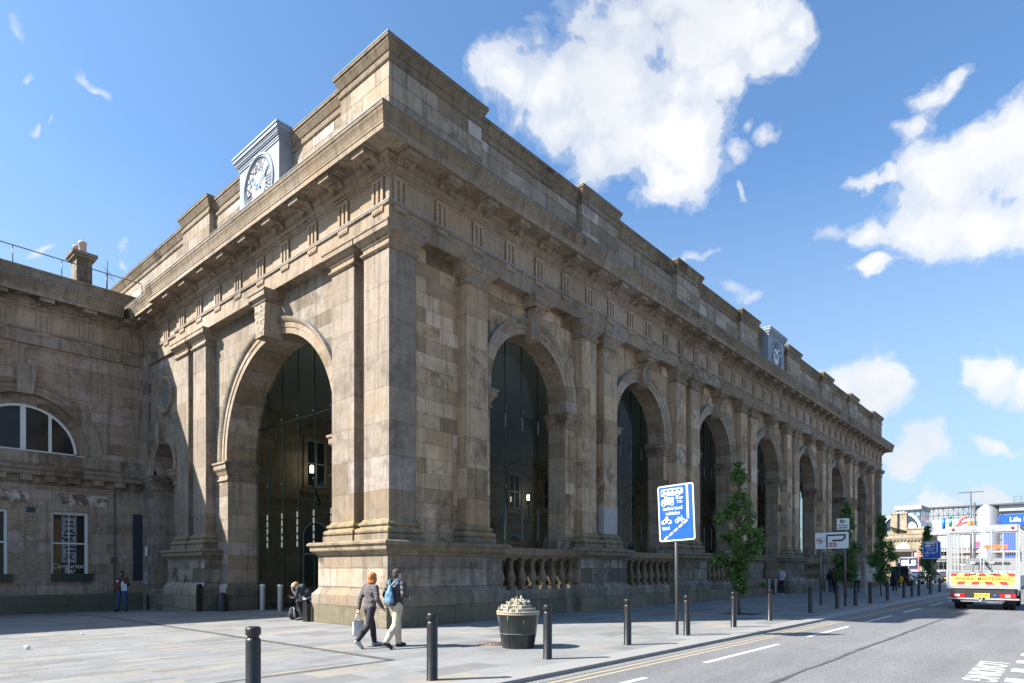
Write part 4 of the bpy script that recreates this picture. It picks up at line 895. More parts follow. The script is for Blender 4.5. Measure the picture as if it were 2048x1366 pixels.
for k in range(95):
    a=rs.uniform(0,2*pi); r=.42*math.sqrt(rs.random()); r=r if (r<.25 or 1.6<a<4.1) else r*.55; lv=.87 if r>.36 else (.94 if r>.27 else 1.0+.1*(1-r/.27))
    s=rs.uniform(.022,.042); h=rs.uniform(.03,.065); M=Matrix.Translation((r*math.cos(a),r*math.sin(a),lv))@Matrix.Rotation(rs.uniform(0,pi),4,'Z')
    q=rs.random()
    if q<.5:
        m.box(-s,s,-s*.7,s*.7,-.03,h,M); v=[M@Vector(p) for p in ((-s,-s*.75,h),(s,-s*.75,h),(s,s*.75,h),(-s,s*.75,h),(-s,0,h+s*.8),(s,0,h+s*.8))]; m.add(v,[(0,1,5,4),(2,3,4,5),(0,4,3),(1,2,5)])
    elif q<.75:
        m.lathe([(s*.8,-.03),(s*.8,h),(s*.95,h),(s*.95,h+.012),(s*.5,h+.02),(.001,h+s)],M.translation,9)
    else: m.lathe([(s*.6,-.03),(s*.55,h*1.3),(s*.75,h*1.3),(.001,h*1.3+s*1.8)],M.translation,6)
for k in range(7):
    a=2*pi*k/7; m.lathe([(.03,.98),(.03,1.14),(.036,1.14),(.036,1.16),(.001,1.2)],(.11*math.cos(a),.11*math.sin(a),-.03),8)
m.lathe([(.035,1.0),(.03,1.16),(.04,1.165),(.02,1.2),(.008,1.24),(.001,1.25)],(.07,-.03,0),8)
m.build('town_rooftops',M_town,pl)
# ------------------------------------------------------------------ signs
M_blue=plain('sign_blue',(.003,.075,.42),.35,0,.06,3); M_signw=plain('sign_white',(.66,.67,.68),.4,0,.05,4); M_back=plain('sign_back_grey',(.16,.16,.165),.5,.3,.1); M_pole=plain('galvanised_pole',(.12,.115,.11),.45,.5,.2,5)
M_signk=plain('sign_black',(.012,.012,.014),.5); M_red=plain('sign_red',(.5,.02,.03),.4)
def rrect(w,h,r,n=5):
    P=[]
    for cx,cy,a0 in ((w/2-r,h/2-r,0),(-w/2+r,h/2-r,pi/2),(-w/2+r,-h/2+r,pi),(w/2-r,-h/2+r,1.5*pi)):
        P+=[(cx+r*math.cos(a0+pi/2*i/n),cy+r*math.sin(a0+pi/2*i/n)) for i in range(n+1)]
    return P
class Face:
    """local sign frame: u to the viewer's right, v up, d towards the viewer; viewer looks along +x"""
    def __init__(s,loc,roll=0): s.loc=Vector(loc); s.r=R(roll)
    def __call__(s,u,v,d=0):
        c,n=math.cos(s.r),math.sin(s.r); return (s.loc.x-d,s.loc.y-(u*c+v*n),s.loc.z+(v*c-u*n))
def poly(m,F,pts,d): m.add([F(u,v,d) for u,v in pts],[tuple(range(len(pts)))])
def disc(m,F,cx,cy,r,d,n=16,r0=0):
    if r0: 
        for i in range(n):
            a,b=2*pi*i/n,2*pi*(i+1)/n; poly(m,F,[(cx+q*math.cos(t),cy+q*math.sin(t)) for q,t in ((r0,a),(r,a),(r,b),(r0,b))],d)
    else: poly(m,F,[(cx+r*math.cos(2*pi*i/n),cy+r*math.sin(2*pi*i/n)) for i in range(n)],d)
def seg(m,F,a,b,w,d):
    a=Vector(a);b=Vector(b);t=(b-a).normalized();p=Vector((-t.y,t.x))*w/2; poly(m,F,[a+p,b+p,b-p,a-p],d)
def rect(m,F,x0,x1,y0,y1,d): poly(m,F,[(x0,y0),(x1,y0),(x1,y1),(x0,y1)],d)
def bus_sign(name,x,y,zc,label,w=.98,h=1.42,roll=0,small=False,lean=0,base=0):
    root=empty(name,(x,y,base),0,label,'road sign')
    def B(m,nm,mt,par=None):
        o=m.build(nm,mt,par or root)
        if par is None: o.location=(-x,-y,-base)
        return o
    F=Face((x-.06,y,zc),roll)
    m=MB(); m.tube([(x,y,base-.2),(x,y+lean,zc+h*.42)],.038,10); B(m,'pole',M_pole)
    m=MB(); m.prism(rrect(w,h,.06),lambda a,b,d:F(a,b,d),-.006,.006); pt=B(m,'sign_plate',M_signw)
    def C(m,nm,mt): o=m.build(nm,mt,pt); return o
    m=MB(); poly(m,F,rrect(w-.07,h-.07,.035),.0075); C(m,'blue_panel',M_blue)
    m=MB(); m.prism(rrect(w*.98,h*.98,.06),lambda a,b,d:F(a,b,d),-.012,-.0065); C(m,'sign_back',M_back)
    W_=MB(); K=MB(); d=.0095; d2=.0112
    # bus
    bx0,bx1,by0,by1=-.40,.21,.44,.62
    poly(W_,F,[(bx0,by0+.01),(bx0+.01,by1-.01),(bx0+.03,by1),(bx1-.03,by1),(bx1,by1-.03),(bx1,by0+.05),(bx1-.1,by0)],d)
    for i in range(4): rect(K,F,bx0+.1+.12*i,bx0+.19+.12*i,by1-.075,by1-.03,d2)
    rect(K,F,bx0+.035,bx0+.065,by0+.04,by1-.03,d2)
    for cx in (bx0+.13,bx1-.15): disc(W_,F,cx,by0,.04,d); disc(K,F,cx,by0,.02,d2)
    # lorry
    poly(W_,F,[(-.4,.22),(-.4,.3),(-.37,.36),(-.3,.36),(-.3,.40),(-.05,.40),(-.05,.22)],d); poly(K,F,[(-.37,.31),(-.355,.345),(-.325,.345),(-.325,.31)],d2)
    for cx in (-.34,-.1): disc(W_,F,cx,.215,.038,d); disc(K,F,cx,.215,.018,d2)
    T=lambda tx,cx,cy,sz: add_text(W_,tx,lambda a,b:F(cx+a,cy+b,d),sz,bold=.002)
    T('Over',.105,.37,.095); T('7.5t',.105,.27,.095); T('authorised',-.09,.12,.125); T('vehicles',-.09,-.005,.125); T('taxi',-.29,-.37,.14)
    # motorcycle and bicycle
    for cx in (-.355,-.18): disc(W_,F,cx,-.22,.055,d)
    poly(W_,F,[(-.36,-.2),(-.32,-.13),(-.27,-.11),(-.22,-.13),(-.17,-.2),(-.2,-.24),(-.33,-.24)],d); poly(W_,F,[(-.3,-.12),(-.265,-.06),(-.24,-.08),(-.22,-.13)],d)
    for cx in (.02,.18): disc(W_,F,cx,-.21,.055,d,16,.036)
    for a,b in (((.02,-.21),(.06,-.13)),((.06,-.13),(.14,-.14)),((.14,-.14),(.1,-.21)),((.1,-.21),(.06,-.13)),((.18,-.21),(.14,-.11)),((.04,-.12),(.08,-.12)),((.13,-.1),(.17,-.1)),((.02,-.21),(.1,-.21))): seg(W_,F,a,b,.016,d)
    rect(W_,F,.29,.345,-.17,h/2-.03,d)
    if not small:
        for i in range(5):
            cx,cy=.25-.135*i,-.235-.095*i; seg(W_,F,(cx-.055,cy-.045),(cx+.045,cy+.03),.05,d)
    C(W_,'sign_symbols',M_signw); C(K,'sign_symbol_details',M_blue)
    return root
bus_sign('bus_lane_sign',3.6,-7.03,3.07,'tall tilted blue sign with bus, lorry and taxi symbols on a thin pole',.98,1.42,-2.4,False,.05)
bus_sign('bus_lane_sign',42.0,-6.95,2.98,'far blue bus lane sign on a pole near the parked cars',1.08,1.2,0,True)
# two-post direction sign with the camera sign above it
x0=19.9; root=empty('direction_sign',(x0,-6.4,0),0,'white two-post direction sign with a black looping route arrow and rail symbol','road sign')
def B(m,nm,mt,par=None):
    o=m.build(nm,mt,par or root)
    if par is None: o.location=(-x0,6.4,0)
    return o
for y in (-5.82,-6.84):
    m=MB(); m.tube([(x0+.06,y,-.2),(x0+.06,y,3.3 if y>-6 else 3.9)],.045,10); B(m,'post',M_pole)
F=Face((x0,-6.3,2.94),-.5)
m=MB(); m.prism(rrect(1.44,.78,.04),lambda a,b,d:F(a,b,d),-.02,-.004); B(m,'sign_back',M_signk)
m=MB(); m.prism(rrect(1.4,.74,.035),lambda a,b,d:F(a,b,d),-.0035,.006); pt=B(m,'sign_plate',M_signw)
m=MB(); d=.0085
rect(m,F,-.23,-.165,-.32,.27,d)
for a,b in (((-.16,.235),(.585,.235)),): seg(m,F,a,b,.07,d)
poly(m,F,[(.51,.2),(.585,.2),(.585,.09),(.44,-.045),(.05,-.045),(.01,-.01),(.05,.03),(.41,.03),(.51,.12)],d); m.build('route_arrow',M_signk,pt)
m=MB()
for a,b in (((-.22,.34),(-.22,.28)),((-.13,.34),(-.13,.28)),((.62,.27),(.68,.27)),((.62,.19),(.68,.19)),((-.31,.02),(-.24,.02)),((-.31,-.04),(-.24,-.04)),((-.31,.02),(-.31,-.04))): seg(m,F,a,b,.01,d)
m.build('side_road_marks',plain('sign_grey',(.3,.33,.38),.5),pt)
m=MB(); disc(m,F,-.5,-.01,.145,d,28,.118); seg(m,F,(-.6,.07),(-.42,-.11),.024,d+.004); m.build('prohibition_ring',M_red,pt)
m=MB(); poly(m,F,[(-.47,-.1),(-.43,-.1),(-.43,.0),(-.47,.04),(-.53,.04),(-.53,.07),(-.59,.02),(-.53,-.03),(-.53,.0),(-.49,.0),(-.47,-.02)],d+.002); m.build('turn_arrow',M_signk,pt)
m=MB(); rect(m,F,-.11,.2,-.28,-.1,d); m.build('rail_panel',M_red,pt)
m=MB()
for v in (-.165,-.215): seg(m,F,(-.08,v),(.17,v),.022,d+.003)
for a,b in (((.02,-.125),(.09,-.165)),((.09,-.165),(.0,-.215)),((.0,-.215),(.07,-.255))): seg(m,F,a,b,.022,d+.003)
m.build('rail_symbol',M_signw,pt)
root2=empty('camera_sign',(x0,-6.77,3.66),0,'small white camera warning sign lettered Bus lane cameras above the direction sign','road sign')
F=Face((x0,-6.77,3.66),-.5)
m=MB(); m.prism(rrect(.5,.5,.03),lambda a,b,d:F(a,b,d),-.01,.006); o=m.build('sign_plate',M_signw,root2); o.location=-root2.location; pt=o
m=MB(); d=.0085; rect(m,F,-.13,.02,.03,.2,d); poly(m,F,[(.03,.08),(.06,.08),(.06,.15),(.03,.15)],d); poly(m,F,[(.08,.06),(.12,.1),(.12,.14),(.08,.18)],d)
add_text(m,'Bus lane',lambda a,b:F(a,b-.06,d),.11,bold=.004); add_text(m,'cameras',lambda a,b:F(a,b-.16,d),.11,bold=.004); m.build('sign_lettering',M_signk,pt)
m=MB(); disc(m,F,-.065,.1,.055,d+.002,18); rect(m,F,-.02,.005,.17,.19,d+.002); m.build('camera_lens_ring',M_signw,pt)
m=MB(); disc(m,F,-.065,.1,.035,d+.004,16); m.build('camera_lens',M_signk,pt)
# glazed information board
ib=empty('information_board',(38.5,-4.0,0),0,'glazed pale information board standing on the pavement between two trees','board')
m=MB(); m.box(-.12,.12,.42,.55,-.1,2.45); m.box(-.12,.12,-.55,-.42,-.1,2.45); m.box(-.12,.12,-.419,.419,2.32,2.45); m.box(-.12,.12,-.419,.419,.75,.82); m.build('frame',M_steel,ib)
t=NT('map_poster'); ob=t.obj(); n=t.noise(ob,3.5,4); t.out(t.ramp(n,[(.35,(.2,.3,.25)),(.45,(.55,.5,.38)),(.6,(.6,.58,.5)),(.7,(.35,.3,.25))]),.3); m=MB(); m.box(-.05,.05,-.419,.419,.82,2.32); m.build('map_panel',t.m,ib)
# brown tourist sign, thin dark post, street lamp
ts=empty('tourist_sign',(94.5,1.7,0),0,'small brown tourist direction sign on a pole in front of the far stone building','road sign')
m=MB(); m.tube([(0,0,-.2),(0,0,4.2)],.06,8); m.build('pole',M_pole,ts); m=MB(); m.box(-.1,-.06,-.75,.95,3.25,4.1); p_=m.build('sign_plate',plain('tourist_brown',(.3,.1,.05),.5),ts)
m=MB()
for z in (3.55,3.85): m.box(-.112,-.102,-.25,.6,z-.05,z+.05)
m.box(-.112,-.102,.66,.9,3.4,3.95); m.build('sign_lettering',M_signw,p_); m=MB(); m.box(-.114,-.104,-.72,-.45,3.72,4.02); m.box(-.114,-.104,-.72,-.45,3.32,3.62); m.build('blue_squares',M_blue,p_)
for x,y,h,lab in ((54.4,-2.7,2.1,'thin dark post standing in front of the black taxi'),):
    m=MB(); m.tube([(x,y,-.2),(x,y,h)],.07,8); m.lathe([(.07,h),(.11,h+.03),(.001,h+.12)],(x,y,0),8); tag(m.build('dark_post',M_black),lab,'post')
cb=MB(); cb.box(-.3,.3,-.42,.42,-.07,1.0); cb.box(-.34,.34,-.46,.46,1.0,1.06); cb.box(-.312,-.301,-.38,-.02,.06,.95); cb.box(-.312,-.301,.02,.38,.06,.95); o=cb.build('utility_cabinet',plain('cabinet_blue_grey',(.16,.19,.24),.5)); o.location=(65.5,-1.75,ZR); tag(o,'blue-grey roadside cabinet between the black taxi and the white car','cabinet')
# ------------------------------------------------------------------ trees
def leafmat(name,c1,c2):
    t=NT(name); g=t.node('ShaderNodeNewGeometry'); n=t.noise(g.outputs['Position'],2.2,3); r=g.outputs['Random Per Island']
    c=t.mix(t.ramp(n,[(.35,0.0),(.65,1.0)]),c1,c2); c=t.mix(1,c,t.ramp(r,[(0,.6),(.6,1.0),(1,1.5)]),'MULTIPLY'); t.out(c,.55,spec=.35)
    tl=t.node('ShaderNodeBsdfTranslucent'); t.l.new(c,tl.inputs[0]); mx=t.node('ShaderNodeMixShader'); mx.inputs[0].default_value=.3
    t.l.new(t.b.outputs[0],mx.inputs[1]); t.l.new(tl.outputs[0],mx.inputs[2]); t.l.new(mx.outputs[0],t.n['Material Output'].inputs[0]); return t.m
M_leaf=leafmat('hornbeam_leaves',(.065,.13,.032),(.125,.21,.055)); M_bark=plain('brown_bark',(.12,.085,.06),.9,0,.4,14,.4)
def column_tree(seed,H,n,leaf,side):
    rs=random.Random(seed); root=empty('pavement_tree')
    tr=MB(); pts=[(rs.uniform(-.02,.02)*i,rs.uniform(-.02,.02)*i,H*.9*i/7-.1) for i in range(8)]; tr.tube(pts,[.055*(1-i/8.5) for i in range(8)],7)
    cl=[]
    env=lambda t:(.27+.38*math.sin(min(1,t*1.25)*pi)**.8)*(1-.55*max(0,t-.6)/.4) if t<.97 else .12
    k=0
    while len(cl)<46:
        t=rs.random()**.9; z=.95+(H-1.0)*t; a=rs.uniform(0,2*pi); rad=env(t)*math.sqrt(rs.uniform(.05,1)); k+=1
        cl.append((rad*math.cos(a),rad*math.sin(a),z,rs.uniform(.2,.36)*(1-.45*t)))
    for i in range(4): cl.append((rs.uniform(-.05,.05),rs.uniform(-.05,.05),H-.12-.18*i,.13+.03*i))
    cl+=side
    for x,y,z,r in cl:
        z0=max(.8,z-.5-.6*math.hypot(x,y)); tr.tube([(0,0,z0),(x*.5,y*.5,(z0+z)/2+.05),(x,y,z)],[.022,.014,.006],4)
    tr.build('trunk',M_bark,root)
    m=MB(); tot=sum(c[3]**2 for c in cl)
    for x,y,z,r in cl:
        for _ in range(int(n*r*r/tot)):
            v=Vector((rs.gauss(0,1),rs.gauss(0,1),rs.gauss(0,1))).normalized()*r*(rs.random()**.45); p=Vector((x,y,z))+Vector((v.x,v.y,v.z*1.15))
            d=(Vector((rs.gauss(0,1),rs.gauss(0,1),rs.gauss(0,.7)-.25))+v*1.5).normalized(); s=d.cross(Vector((rs.gauss(0,1),rs.gauss(0,1),rs.gauss(0,1)))).normalized(); L=leaf*rs.uniform(.7,1.25); u=d.cross(s)*L*.12
            m.add([p,p+d*L*.5+s*L*.3+u,p+d*L,p+d*L*.5-s*L*.3+u],[(0,1,2,3)])
    m.build('crown',M_leaf,root); return root
TR=[(11.85,-5.3,5.6,7500,.115,[(-.95,.6,1.9,.16),(-.7,.5,2.0,.22),(.75,-.45,2.7,.26),(.62,-.3,2.5,.24),(-.72,.5,3.6,.18),(-.6,.5,3.4,.22),(.72,-.6,1.1,.14)],'narrow green tree nearest the camera, behind a black bollard'),(28.8,-4.7,5.6,5200,.14,[(.5,-.4,2.9,.3),(-.6,.4,2.2,.25)],'narrow green tree just behind the white direction sign'),(33.9,-5.45,5.0,5200,.14,[(-.55,.4,2.2,.3),(.5,-.4,2.9,.25),(.8,-.6,2.4,.2)],'narrow green tree right of the information board, at the end of the portico'),(51.4,-5.3,5.2,4000,.15,[],'slender small tree behind the far blue sign')]
for i,(x,y,H,n,lf,sd_,lab) in enumerate(TR):
    o=column_tree(20+i,H,n,lf,sd_); o.location=(x,y,0); tag(o,lab,'tree','young trees along the pavement')
m=MB(); m.box(11.4,12.6,-5.9,-4.7,-.05,.004); o=m.build('tree_pit',plain('tree_pit_soil',(.05,.045,.04),.9,0,.4,9)); o['kind']='structure'
# ------------------------------------------------------------------ people
M_skin=plain('skin_pale',(.5,.3,.22),.55,0,.1,20); M_skin2=plain('skin_brown',(.2,.11,.07),.55,0,.1,20)
def quilt(name,col,sc_=28,bump=.8):
    t=NT(name); o=t.obj(); sp=t.node('ShaderNodeSeparateXYZ',i_0=o); a=t.math('SINE',t.math('MULTIPLY',t.math('ADD',sp.outputs[0],sp.outputs[2]),sc_*2)); b=t.math('SINE',t.math('MULTIPLY',t.math('SUBTRACT',sp.outputs[0],sp.outputs[2]),sc_*2))
    h=t.math('MINIMUM',t.math('ABSOLUTE',a),t.math('ABSOLUTE',b)); c=t.mix(t.ramp(h,[(.0,0.0),(.3,1.0)]),tuple(x*.45 for x in col),col); t.out(c,.55); t.bump(h,bump,.02); return t.m
def puffer(name,col,n=62):
    t=NT(name); o=t.obj(); sp=t.node('ShaderNodeSeparateXYZ',i_0=o); a=t.math('ABSOLUTE',t.math('SINE',t.math('MULTIPLY',t.math('ADD',sp.outputs[2],t.math('MULTIPLY',t.noise(o,5,2),.03)),n/2)))
    c=t.mix(t.ramp(a,[(0,0.0),(.35,1.0)]),tuple(x*.5 for x in col),col); t.out(c,.5,spec=.3); t.bump(a,.6,.02); return t.m
def cloth(name,col,rough=.8):
    t=NT(name); o=t.obj(); n=t.noise(t.scale(o,(1,1,.5)),14,4,.6,.8); f=t.noise(o,5,3); c=t.mix(1,t.ramp(n,[(.3,.72),(.6,1.08)]),col,'MULTIPLY'); t.out(c,rough); t.bump(t.math('ADD',n,t.math('MULTIPLY',f,1.5)),.7,.02); return t.m
V=Vector
SK=dict(pel=(0,0,.97),wst=(0,.01,1.1),chs=(0,.01,1.3),nck=(0,0,1.47),hd=(0,.025,1.62),
 sR=(.18,0,1.42),eR=(.23,-.02,1.14),wR=(.22,.06,.9),sL=(-.18,0,1.42),eL=(-.23,-.02,1.14),wL=(-.22,.06,.9),
 hR=(.09,0,.93),kR=(.1,.02,.5),aR=(.1,-.02,.09),tR=(.12,.17,.03),hL=(-.09,0,.93),kL=(-.1,.02,.5),aL=(-.1,-.02,.09),tL=(-.12,.17,.03))
def hand(m,w,dr,side,curl=.5,s=1.0,grip=False):
    """palm, four unequal bent fingers and a thumb that leaves the side of the palm"""
    d=V(dr).normalized(); up=V((0,0,1)) if abs(d.z)<.8 else V((0,1,0)); a=d.cross(up).normalized()*(1 if side=='R' else -1); n=a.cross(d).normalized()*(1 if side=='R' else -1)
    if n.dot(V((side=='L' and 1 or -1,0,0)))<0: n=-n
    p=V(w); c=p+d*.045*s
    for k in (-1,0,1): m.caps(p+a*.012*k*s,.02*s,p+d*.085*s+a*.022*k*s,.015*s,8)
    for k,L in enumerate((.068,.078,.072,.056)):
        b=p+d*.085*s+a*(.031-.0205*k)*s; f=(d*(1-curl*.5)+n*curl*.7).normalized(); g=(d*(1-curl)+n*curl*1.1).normalized()
        m.caps(b,.0098*s,b+f*L*.55*s,.009*s,7); m.caps(b+f*L*.55*s,.009*s,b+f*L*.55*s+g*L*.5*s,.0075*s,7)
    b=p+d*.025*s+a*.03*s; t=(d*.6+a*.75+n*.25).normalized(); m.caps(b,.0125*s,b+t*.035*s,.011*s,7); m.caps(b+t*.035*s,.011*s,b+t*.035*s+(d*.8+n*.5).normalized()*.032*s,.009*s,7)
def person(name_label,loc,ang,H,pose={},skin=M_skin,hair=None,hairlen=0,jacket=None,trousers=None,shoes=None,vox=.011,bulk=1.0,headrot=0,headtilt=0,handdir={},curl={},sleeves='long',jlen=.86,extra=None,group=None,tw=1.0,collar=True):
    s=H/1.75; J={k:V(v) for k,v in SK.items()}
    for k,v in pose.items(): J[k]=V(v)
    J={k:v*s for k,v in J.items()}
    root=empty('person',loc,R(ang)-pi/2,name_label,'person',group)
    m=MB(); c=J['hd']; Mh=Matrix.Rotation(R(headrot),3,'Z')@Matrix.Rotation(R(-headtilt),3,'X')
    P=lambda x,y,z:c+Mh@(V((x,y,z))*s)
    E=lambda x,y,z,rx,ry,rz,nn=12:m.ell(P(x,y,z),(rx*s,ry*s,rz*s),nn,8,Mh)
    E(0,-.012,.03,.074,.095,.088,16); E(0,.02,-.035,.062,.072,.085,14); E(0,.055,-.085,.035,.035,.03); E(0,.094,-.012,.013,.02,.02,8); E(0,.085,.012,.009,.012,.03,8)
    for sx in (-1,1): E(sx*.074,-.005,-.01,.012,.026,.034,8); E(sx*.03,.078,.018,.022,.016,.01,8); E(sx*.035,.07,-.03,.02,.02,.02,8)
    E(0,.084,-.05,.022,.012,.007,8); E(0,.083,-.06,.02,.012,.007,8)
    m.caps(J['nck']-V((0,0,.03))*s,.062*s,P(0,-.01,-.05),.054*s,10)
    m.ell(J['chs'],(.155*s*bulk,.1*s*bulk,.17*s),12,8); m.ell(J['wst'],(.135*s*bulk,.09*s*bulk,.14*s),12,8); m.ell(J['pel'],(.155*s*bulk,.1*s*bulk,.11*s),12,8)
    m.caps(J['pel'],.1*s,J['wst'],.1*s); m.caps(J['wst'],.1*s,J['chs'],.11*s); m.caps(J['chs'],.1*s,J['nck'],.06*s)
    for q in 'RL':
        m.caps(J['nck']-V((0,0,.04))*s,.055*s,J['s'+q],.052*s); m.caps(J['s'+q],.05*s,J['e'+q],.038*s); m.caps(J['e'+q],.038*s,J['w'+q],.026*s)
        hd=handdir.get(q) or (J['w'+q]-J['e'+q]); hand(m,J['w'+q],hd,q,curl.get(q,.45),s)
        m.caps(J['h'+q],.085*s,J['k'+q],.055*s); m.caps(J['k'+q],.055*s,J['a'+q],.036*s); m.caps(J['a'+q]-V((0,0,.02)),.036*s,J['t'+q],.03*s)
    body=remesh(m,'body',skin,vox*s if vox<.012 else vox,root,2)
    em=MB()
    for sx in (-1,1): em.ell(P(sx*.03,.086,.016),(.008*s,.006*s,.006*s),6,4,Mh)
    if vox<.015: em.build('eyes',plain('eye_dark',(.03,.025,.02),.3),body)
    if hair is not None:
        h=MB(); rs=random.Random(int(H*1000)); 
        h.ell(P(0,-.022,.05),(.084*s,.1*s,.085*s),14,8,Mh); h.ell(P(0,-.055,.0),(.08*s,.065*s,.09*s),14,8,Mh)
        nn=110 if hairlen else 40
        for k in range(nn):
            a=rs.uniform(-.3,pi+.3)+pi; e=rs.uniform(-.5,1.4) if not hairlen else rs.uniform(-.9,1.4); rr=1.0
            q=V((math.cos(a)*math.cos(e)*.08,math.sin(a)*math.cos(e)*.095-.02,.04+math.sin(e)*.085)); r=rs.uniform(.014,.026)*(1.75 if hairlen else .7)
            if q.y>.05 and q.z<.07: continue
            h.ell(P(*q),(r*s,r*s,r*s*1.2),6,4)
        if hairlen:
            for k in range(40):
                a=rs.uniform(pi*.98,pi*2.02); q=V((math.cos(a)*.085,math.sin(a)*.08-.015,rs.uniform(-.11,.05))); r=rs.uniform(.02,.032); h.ell(P(*q),(r*s,r*s,r*1.25*s),6,4)
        remesh(h,'hair',hair,max(.009,vox*.9),root,1)
    if trousers:
        m=MB(); m.ell(J['pel'],(.175*s*bulk,.125*s*bulk,.12*s),14,8); m.caps(J['pel'],.12*s,J['wst']-V((0,0,.02))*s,.115*s)
        for q in 'RL':
            h,k,a=J['h'+q],J['k'+q],J['a'+q]; m.caps(h,.105*s*tw,k,.078*s*tw); m.caps(k,.078*s*tw,a+(k-a).normalized()*.03*s,.062*s*tw); md=k+(a-k)*.55; m.ell(md+V((0,-.012,0)),(.066*s*tw,.075*s*tw,.1*s),8,6)
            lo=a+(k-a).normalized()*.0; m.caps(a+(k-a).normalized()*.05*s,.062*s*tw,lo,.058*s*tw)
        remesh(m,'trousers',trousers,max(.012,vox),root,2)
    if jacket:
        m=MB(); b=bulk; base=J['pel']+V((0,0,(jlen-.97)))*s
        m.ell(J['chs'],(.19*s*b,.135*s*b,.18*s),14,8); m.ell(J['wst'],(.175*s*b,.13*s*b,.16*s),14,8)
        m.caps(J['wst'],.125*s*b,J['chs'],.135*s*b); m.caps(J['pel'],.13*s*b,J['wst'],.125*s*b); m.ell(J['pel'],(.185*s*b,.14*s*b,.12*s),14,8)
        m.caps(J['chs']+V((0,0,.06))*s,.1*s,J['nck'],.075*s)
        if collar: m.ell(J['nck']+V((0,0,.015))*s,(.078*s,.078*s,.035*s),12,6)
        for q in 'RL':
            m.caps(J['nck']-V((0,0,.05))*s,.07*s,J['s'+q],.075*s); m.caps(J['s'+q],.075*s,J['e'+q],.06*s)
            if sleeves=='long': w=J['w'+q]; e=J['e'+q]; m.caps(e,.06*s,e+(w-e)*.93,.046*s)
        remesh(m,'jacket',jacket,max(.012,vox),root,2)
    if shoes:
        for q in 'RL':
            m=MB(); a,t=J['a'+q],J['t'+q]; d=(t-a); hl=a-V((d.x,d.y,0)).normalized()*.045*s+V((0,0,-.045))*s
            if pose.get('a'+q) is not None and a.z>.13*s: hl=a+V((0,-.05,-.035))*s
            m.caps(hl,.042*s,t,.038*s,10); m.caps(a-V((0,0,.03))*s,.05*s,(a+t)/2,.045*s,10); m.caps((a+t)/2-V((0,0,.012)),.045*s,t+V((0,d.y*.18,-.002)),.036*s,10)
            remesh(m,'shoe',shoes,max(.011,vox),root,2)
    if extra: extra(root,J,s)
    return root
# woman with the tote bag
M_quilt=quilt('grey_brown_quilted_jacket',(.13,.11,.115)); M_ginger=cloth('ginger_hair',(.42,.15,.035),.6); M_navy=cloth('dark_navy_trousers',(.018,.017,.024)); M_sneak=cloth('grey_white_trainers',(.42,.4,.39),.6)
WA=6
person('woman with ginger hair in a quilted grey jacket walking with a white bag',(-3.1,-3.35,0),WA,1.565,dict(pel=(0,.02,.95),wst=(0,.04,1.1),chs=(0,.05,1.3),nck=(0,.08,1.47),hd=(.01,.12,1.61),
 sR=(.175,.05,1.41),eR=(.23,.05,1.14),wR=(.25,.2,.93),sL=(-.175,.05,1.41),eL=(-.24,-.06,1.15),wL=(-.25,-.1,.9),hR=(.09,0,.92),kR=(.09,-.1,.52),aR=(.08,-.42,.2),tR=(.08,-.3,.035),hL=(-.09,.03,.92),kL=(-.09,.19,.5),aL=(-.1,.26,.09),tL=(-.11,.46,.035)),
 hair=M_ginger,hairlen=1,jacket=M_quilt,trousers=M_navy,shoes=M_sneak,vox=.0085,bulk=1.05,headrot=-8,headtilt=8,curl={'R':.55,'L':1.0},tw=1.0)
M_tote=cloth('white_cotton_bag',(.62,.61,.6))
rw=R(WA)-pi/2; wl=Matrix.Rotation(rw,3,'Z')@(V((-.25,-.12,.84))*(1.565/1.75))+V((-3.1,-3.35,0))
tb=empty('tote_bag',wl,rw,'white cotton tote bag hanging from the left hand of the ginger woman','bag')
m=MB(); rs=random.Random(4); n=8
vs=[];L0,L1=-.2,-.52
for j in range(7):
    t=j/6; z=L0+(L1-L0)*t
    for i in range(16):
        a=2*pi*i/16; w=.028+.04*math.sin(t*pi*.9)+.01*math.sin(3*a+t*5); vs.append((w*math.cos(a),(.15+.012*math.sin(4*t+a))*math.sin(a)+.02*t,z+.015*math.sin(2*a)*(1-t)))
m.add(vs,[(j*16+i,j*16+(i+1)%16,(j+1)*16+(i+1)%16,(j+1)*16+i) for j in range(6) for i in range(16)]+[tuple(96+i for i in range(16))],True); m.build('bag_body',M_tote,tb)
for sx in (-.02,.02):
    m=MB(); m.tube([(sx,-.08,-.2),(sx*.6,-.035,-.06),(0,0,.0),(sx*.6,.035,-.06),(sx,.08,-.2)],.008,6); m.build('handle',M_tote,tb)
# man with the blue bag on his back
M_puff=puffer('dark_puffer_jacket',(.04,.037,.045)); M_khaki=cloth('khaki_trousers',(.5,.42,.3)); M_dhair=cloth('dark_brown_hair',(.06,.042,.032),.6); M_dshoe=cloth('black_shoes',(.02,.019,.02),.5); M_shirt=cloth('grey_shirt',(.3,.3,.3))
def hem(root,J,s):
    m=MB(); m.ell(J['pel']-V((0,0,.02))*s,(.2*s,.155*s,.1*s),14,6); m.caps(J['pel']-V((0,0,.02))*s,.14*s,J['wst'],.13*s); remesh(m,'shirt_hem',M_shirt,.012,root,2)
MP=dict(pel=(0,.02,.95),wst=(0,.03,1.1),chs=(0,.04,1.3),nck=(0,.05,1.48),hd=(0,.07,1.625),sR=(.2,.03,1.42),eR=(.29,-.05,1.16),wR=(.18,.2,1.1),sL=(-.2,.03,1.42),eL=(-.29,-.03,1.16),wL=(-.16,.2,1.06),
 hR=(.09,0,.93),kR=(.09,-.08,.52),aR=(.08,-.36,.17),tR=(.08,-.22,.035),hL=(-.09,.03,.93),kL=(-.09,.18,.51),aL=(-.09,.2,.09),tL=(-.11,.39,.035))
MA=8
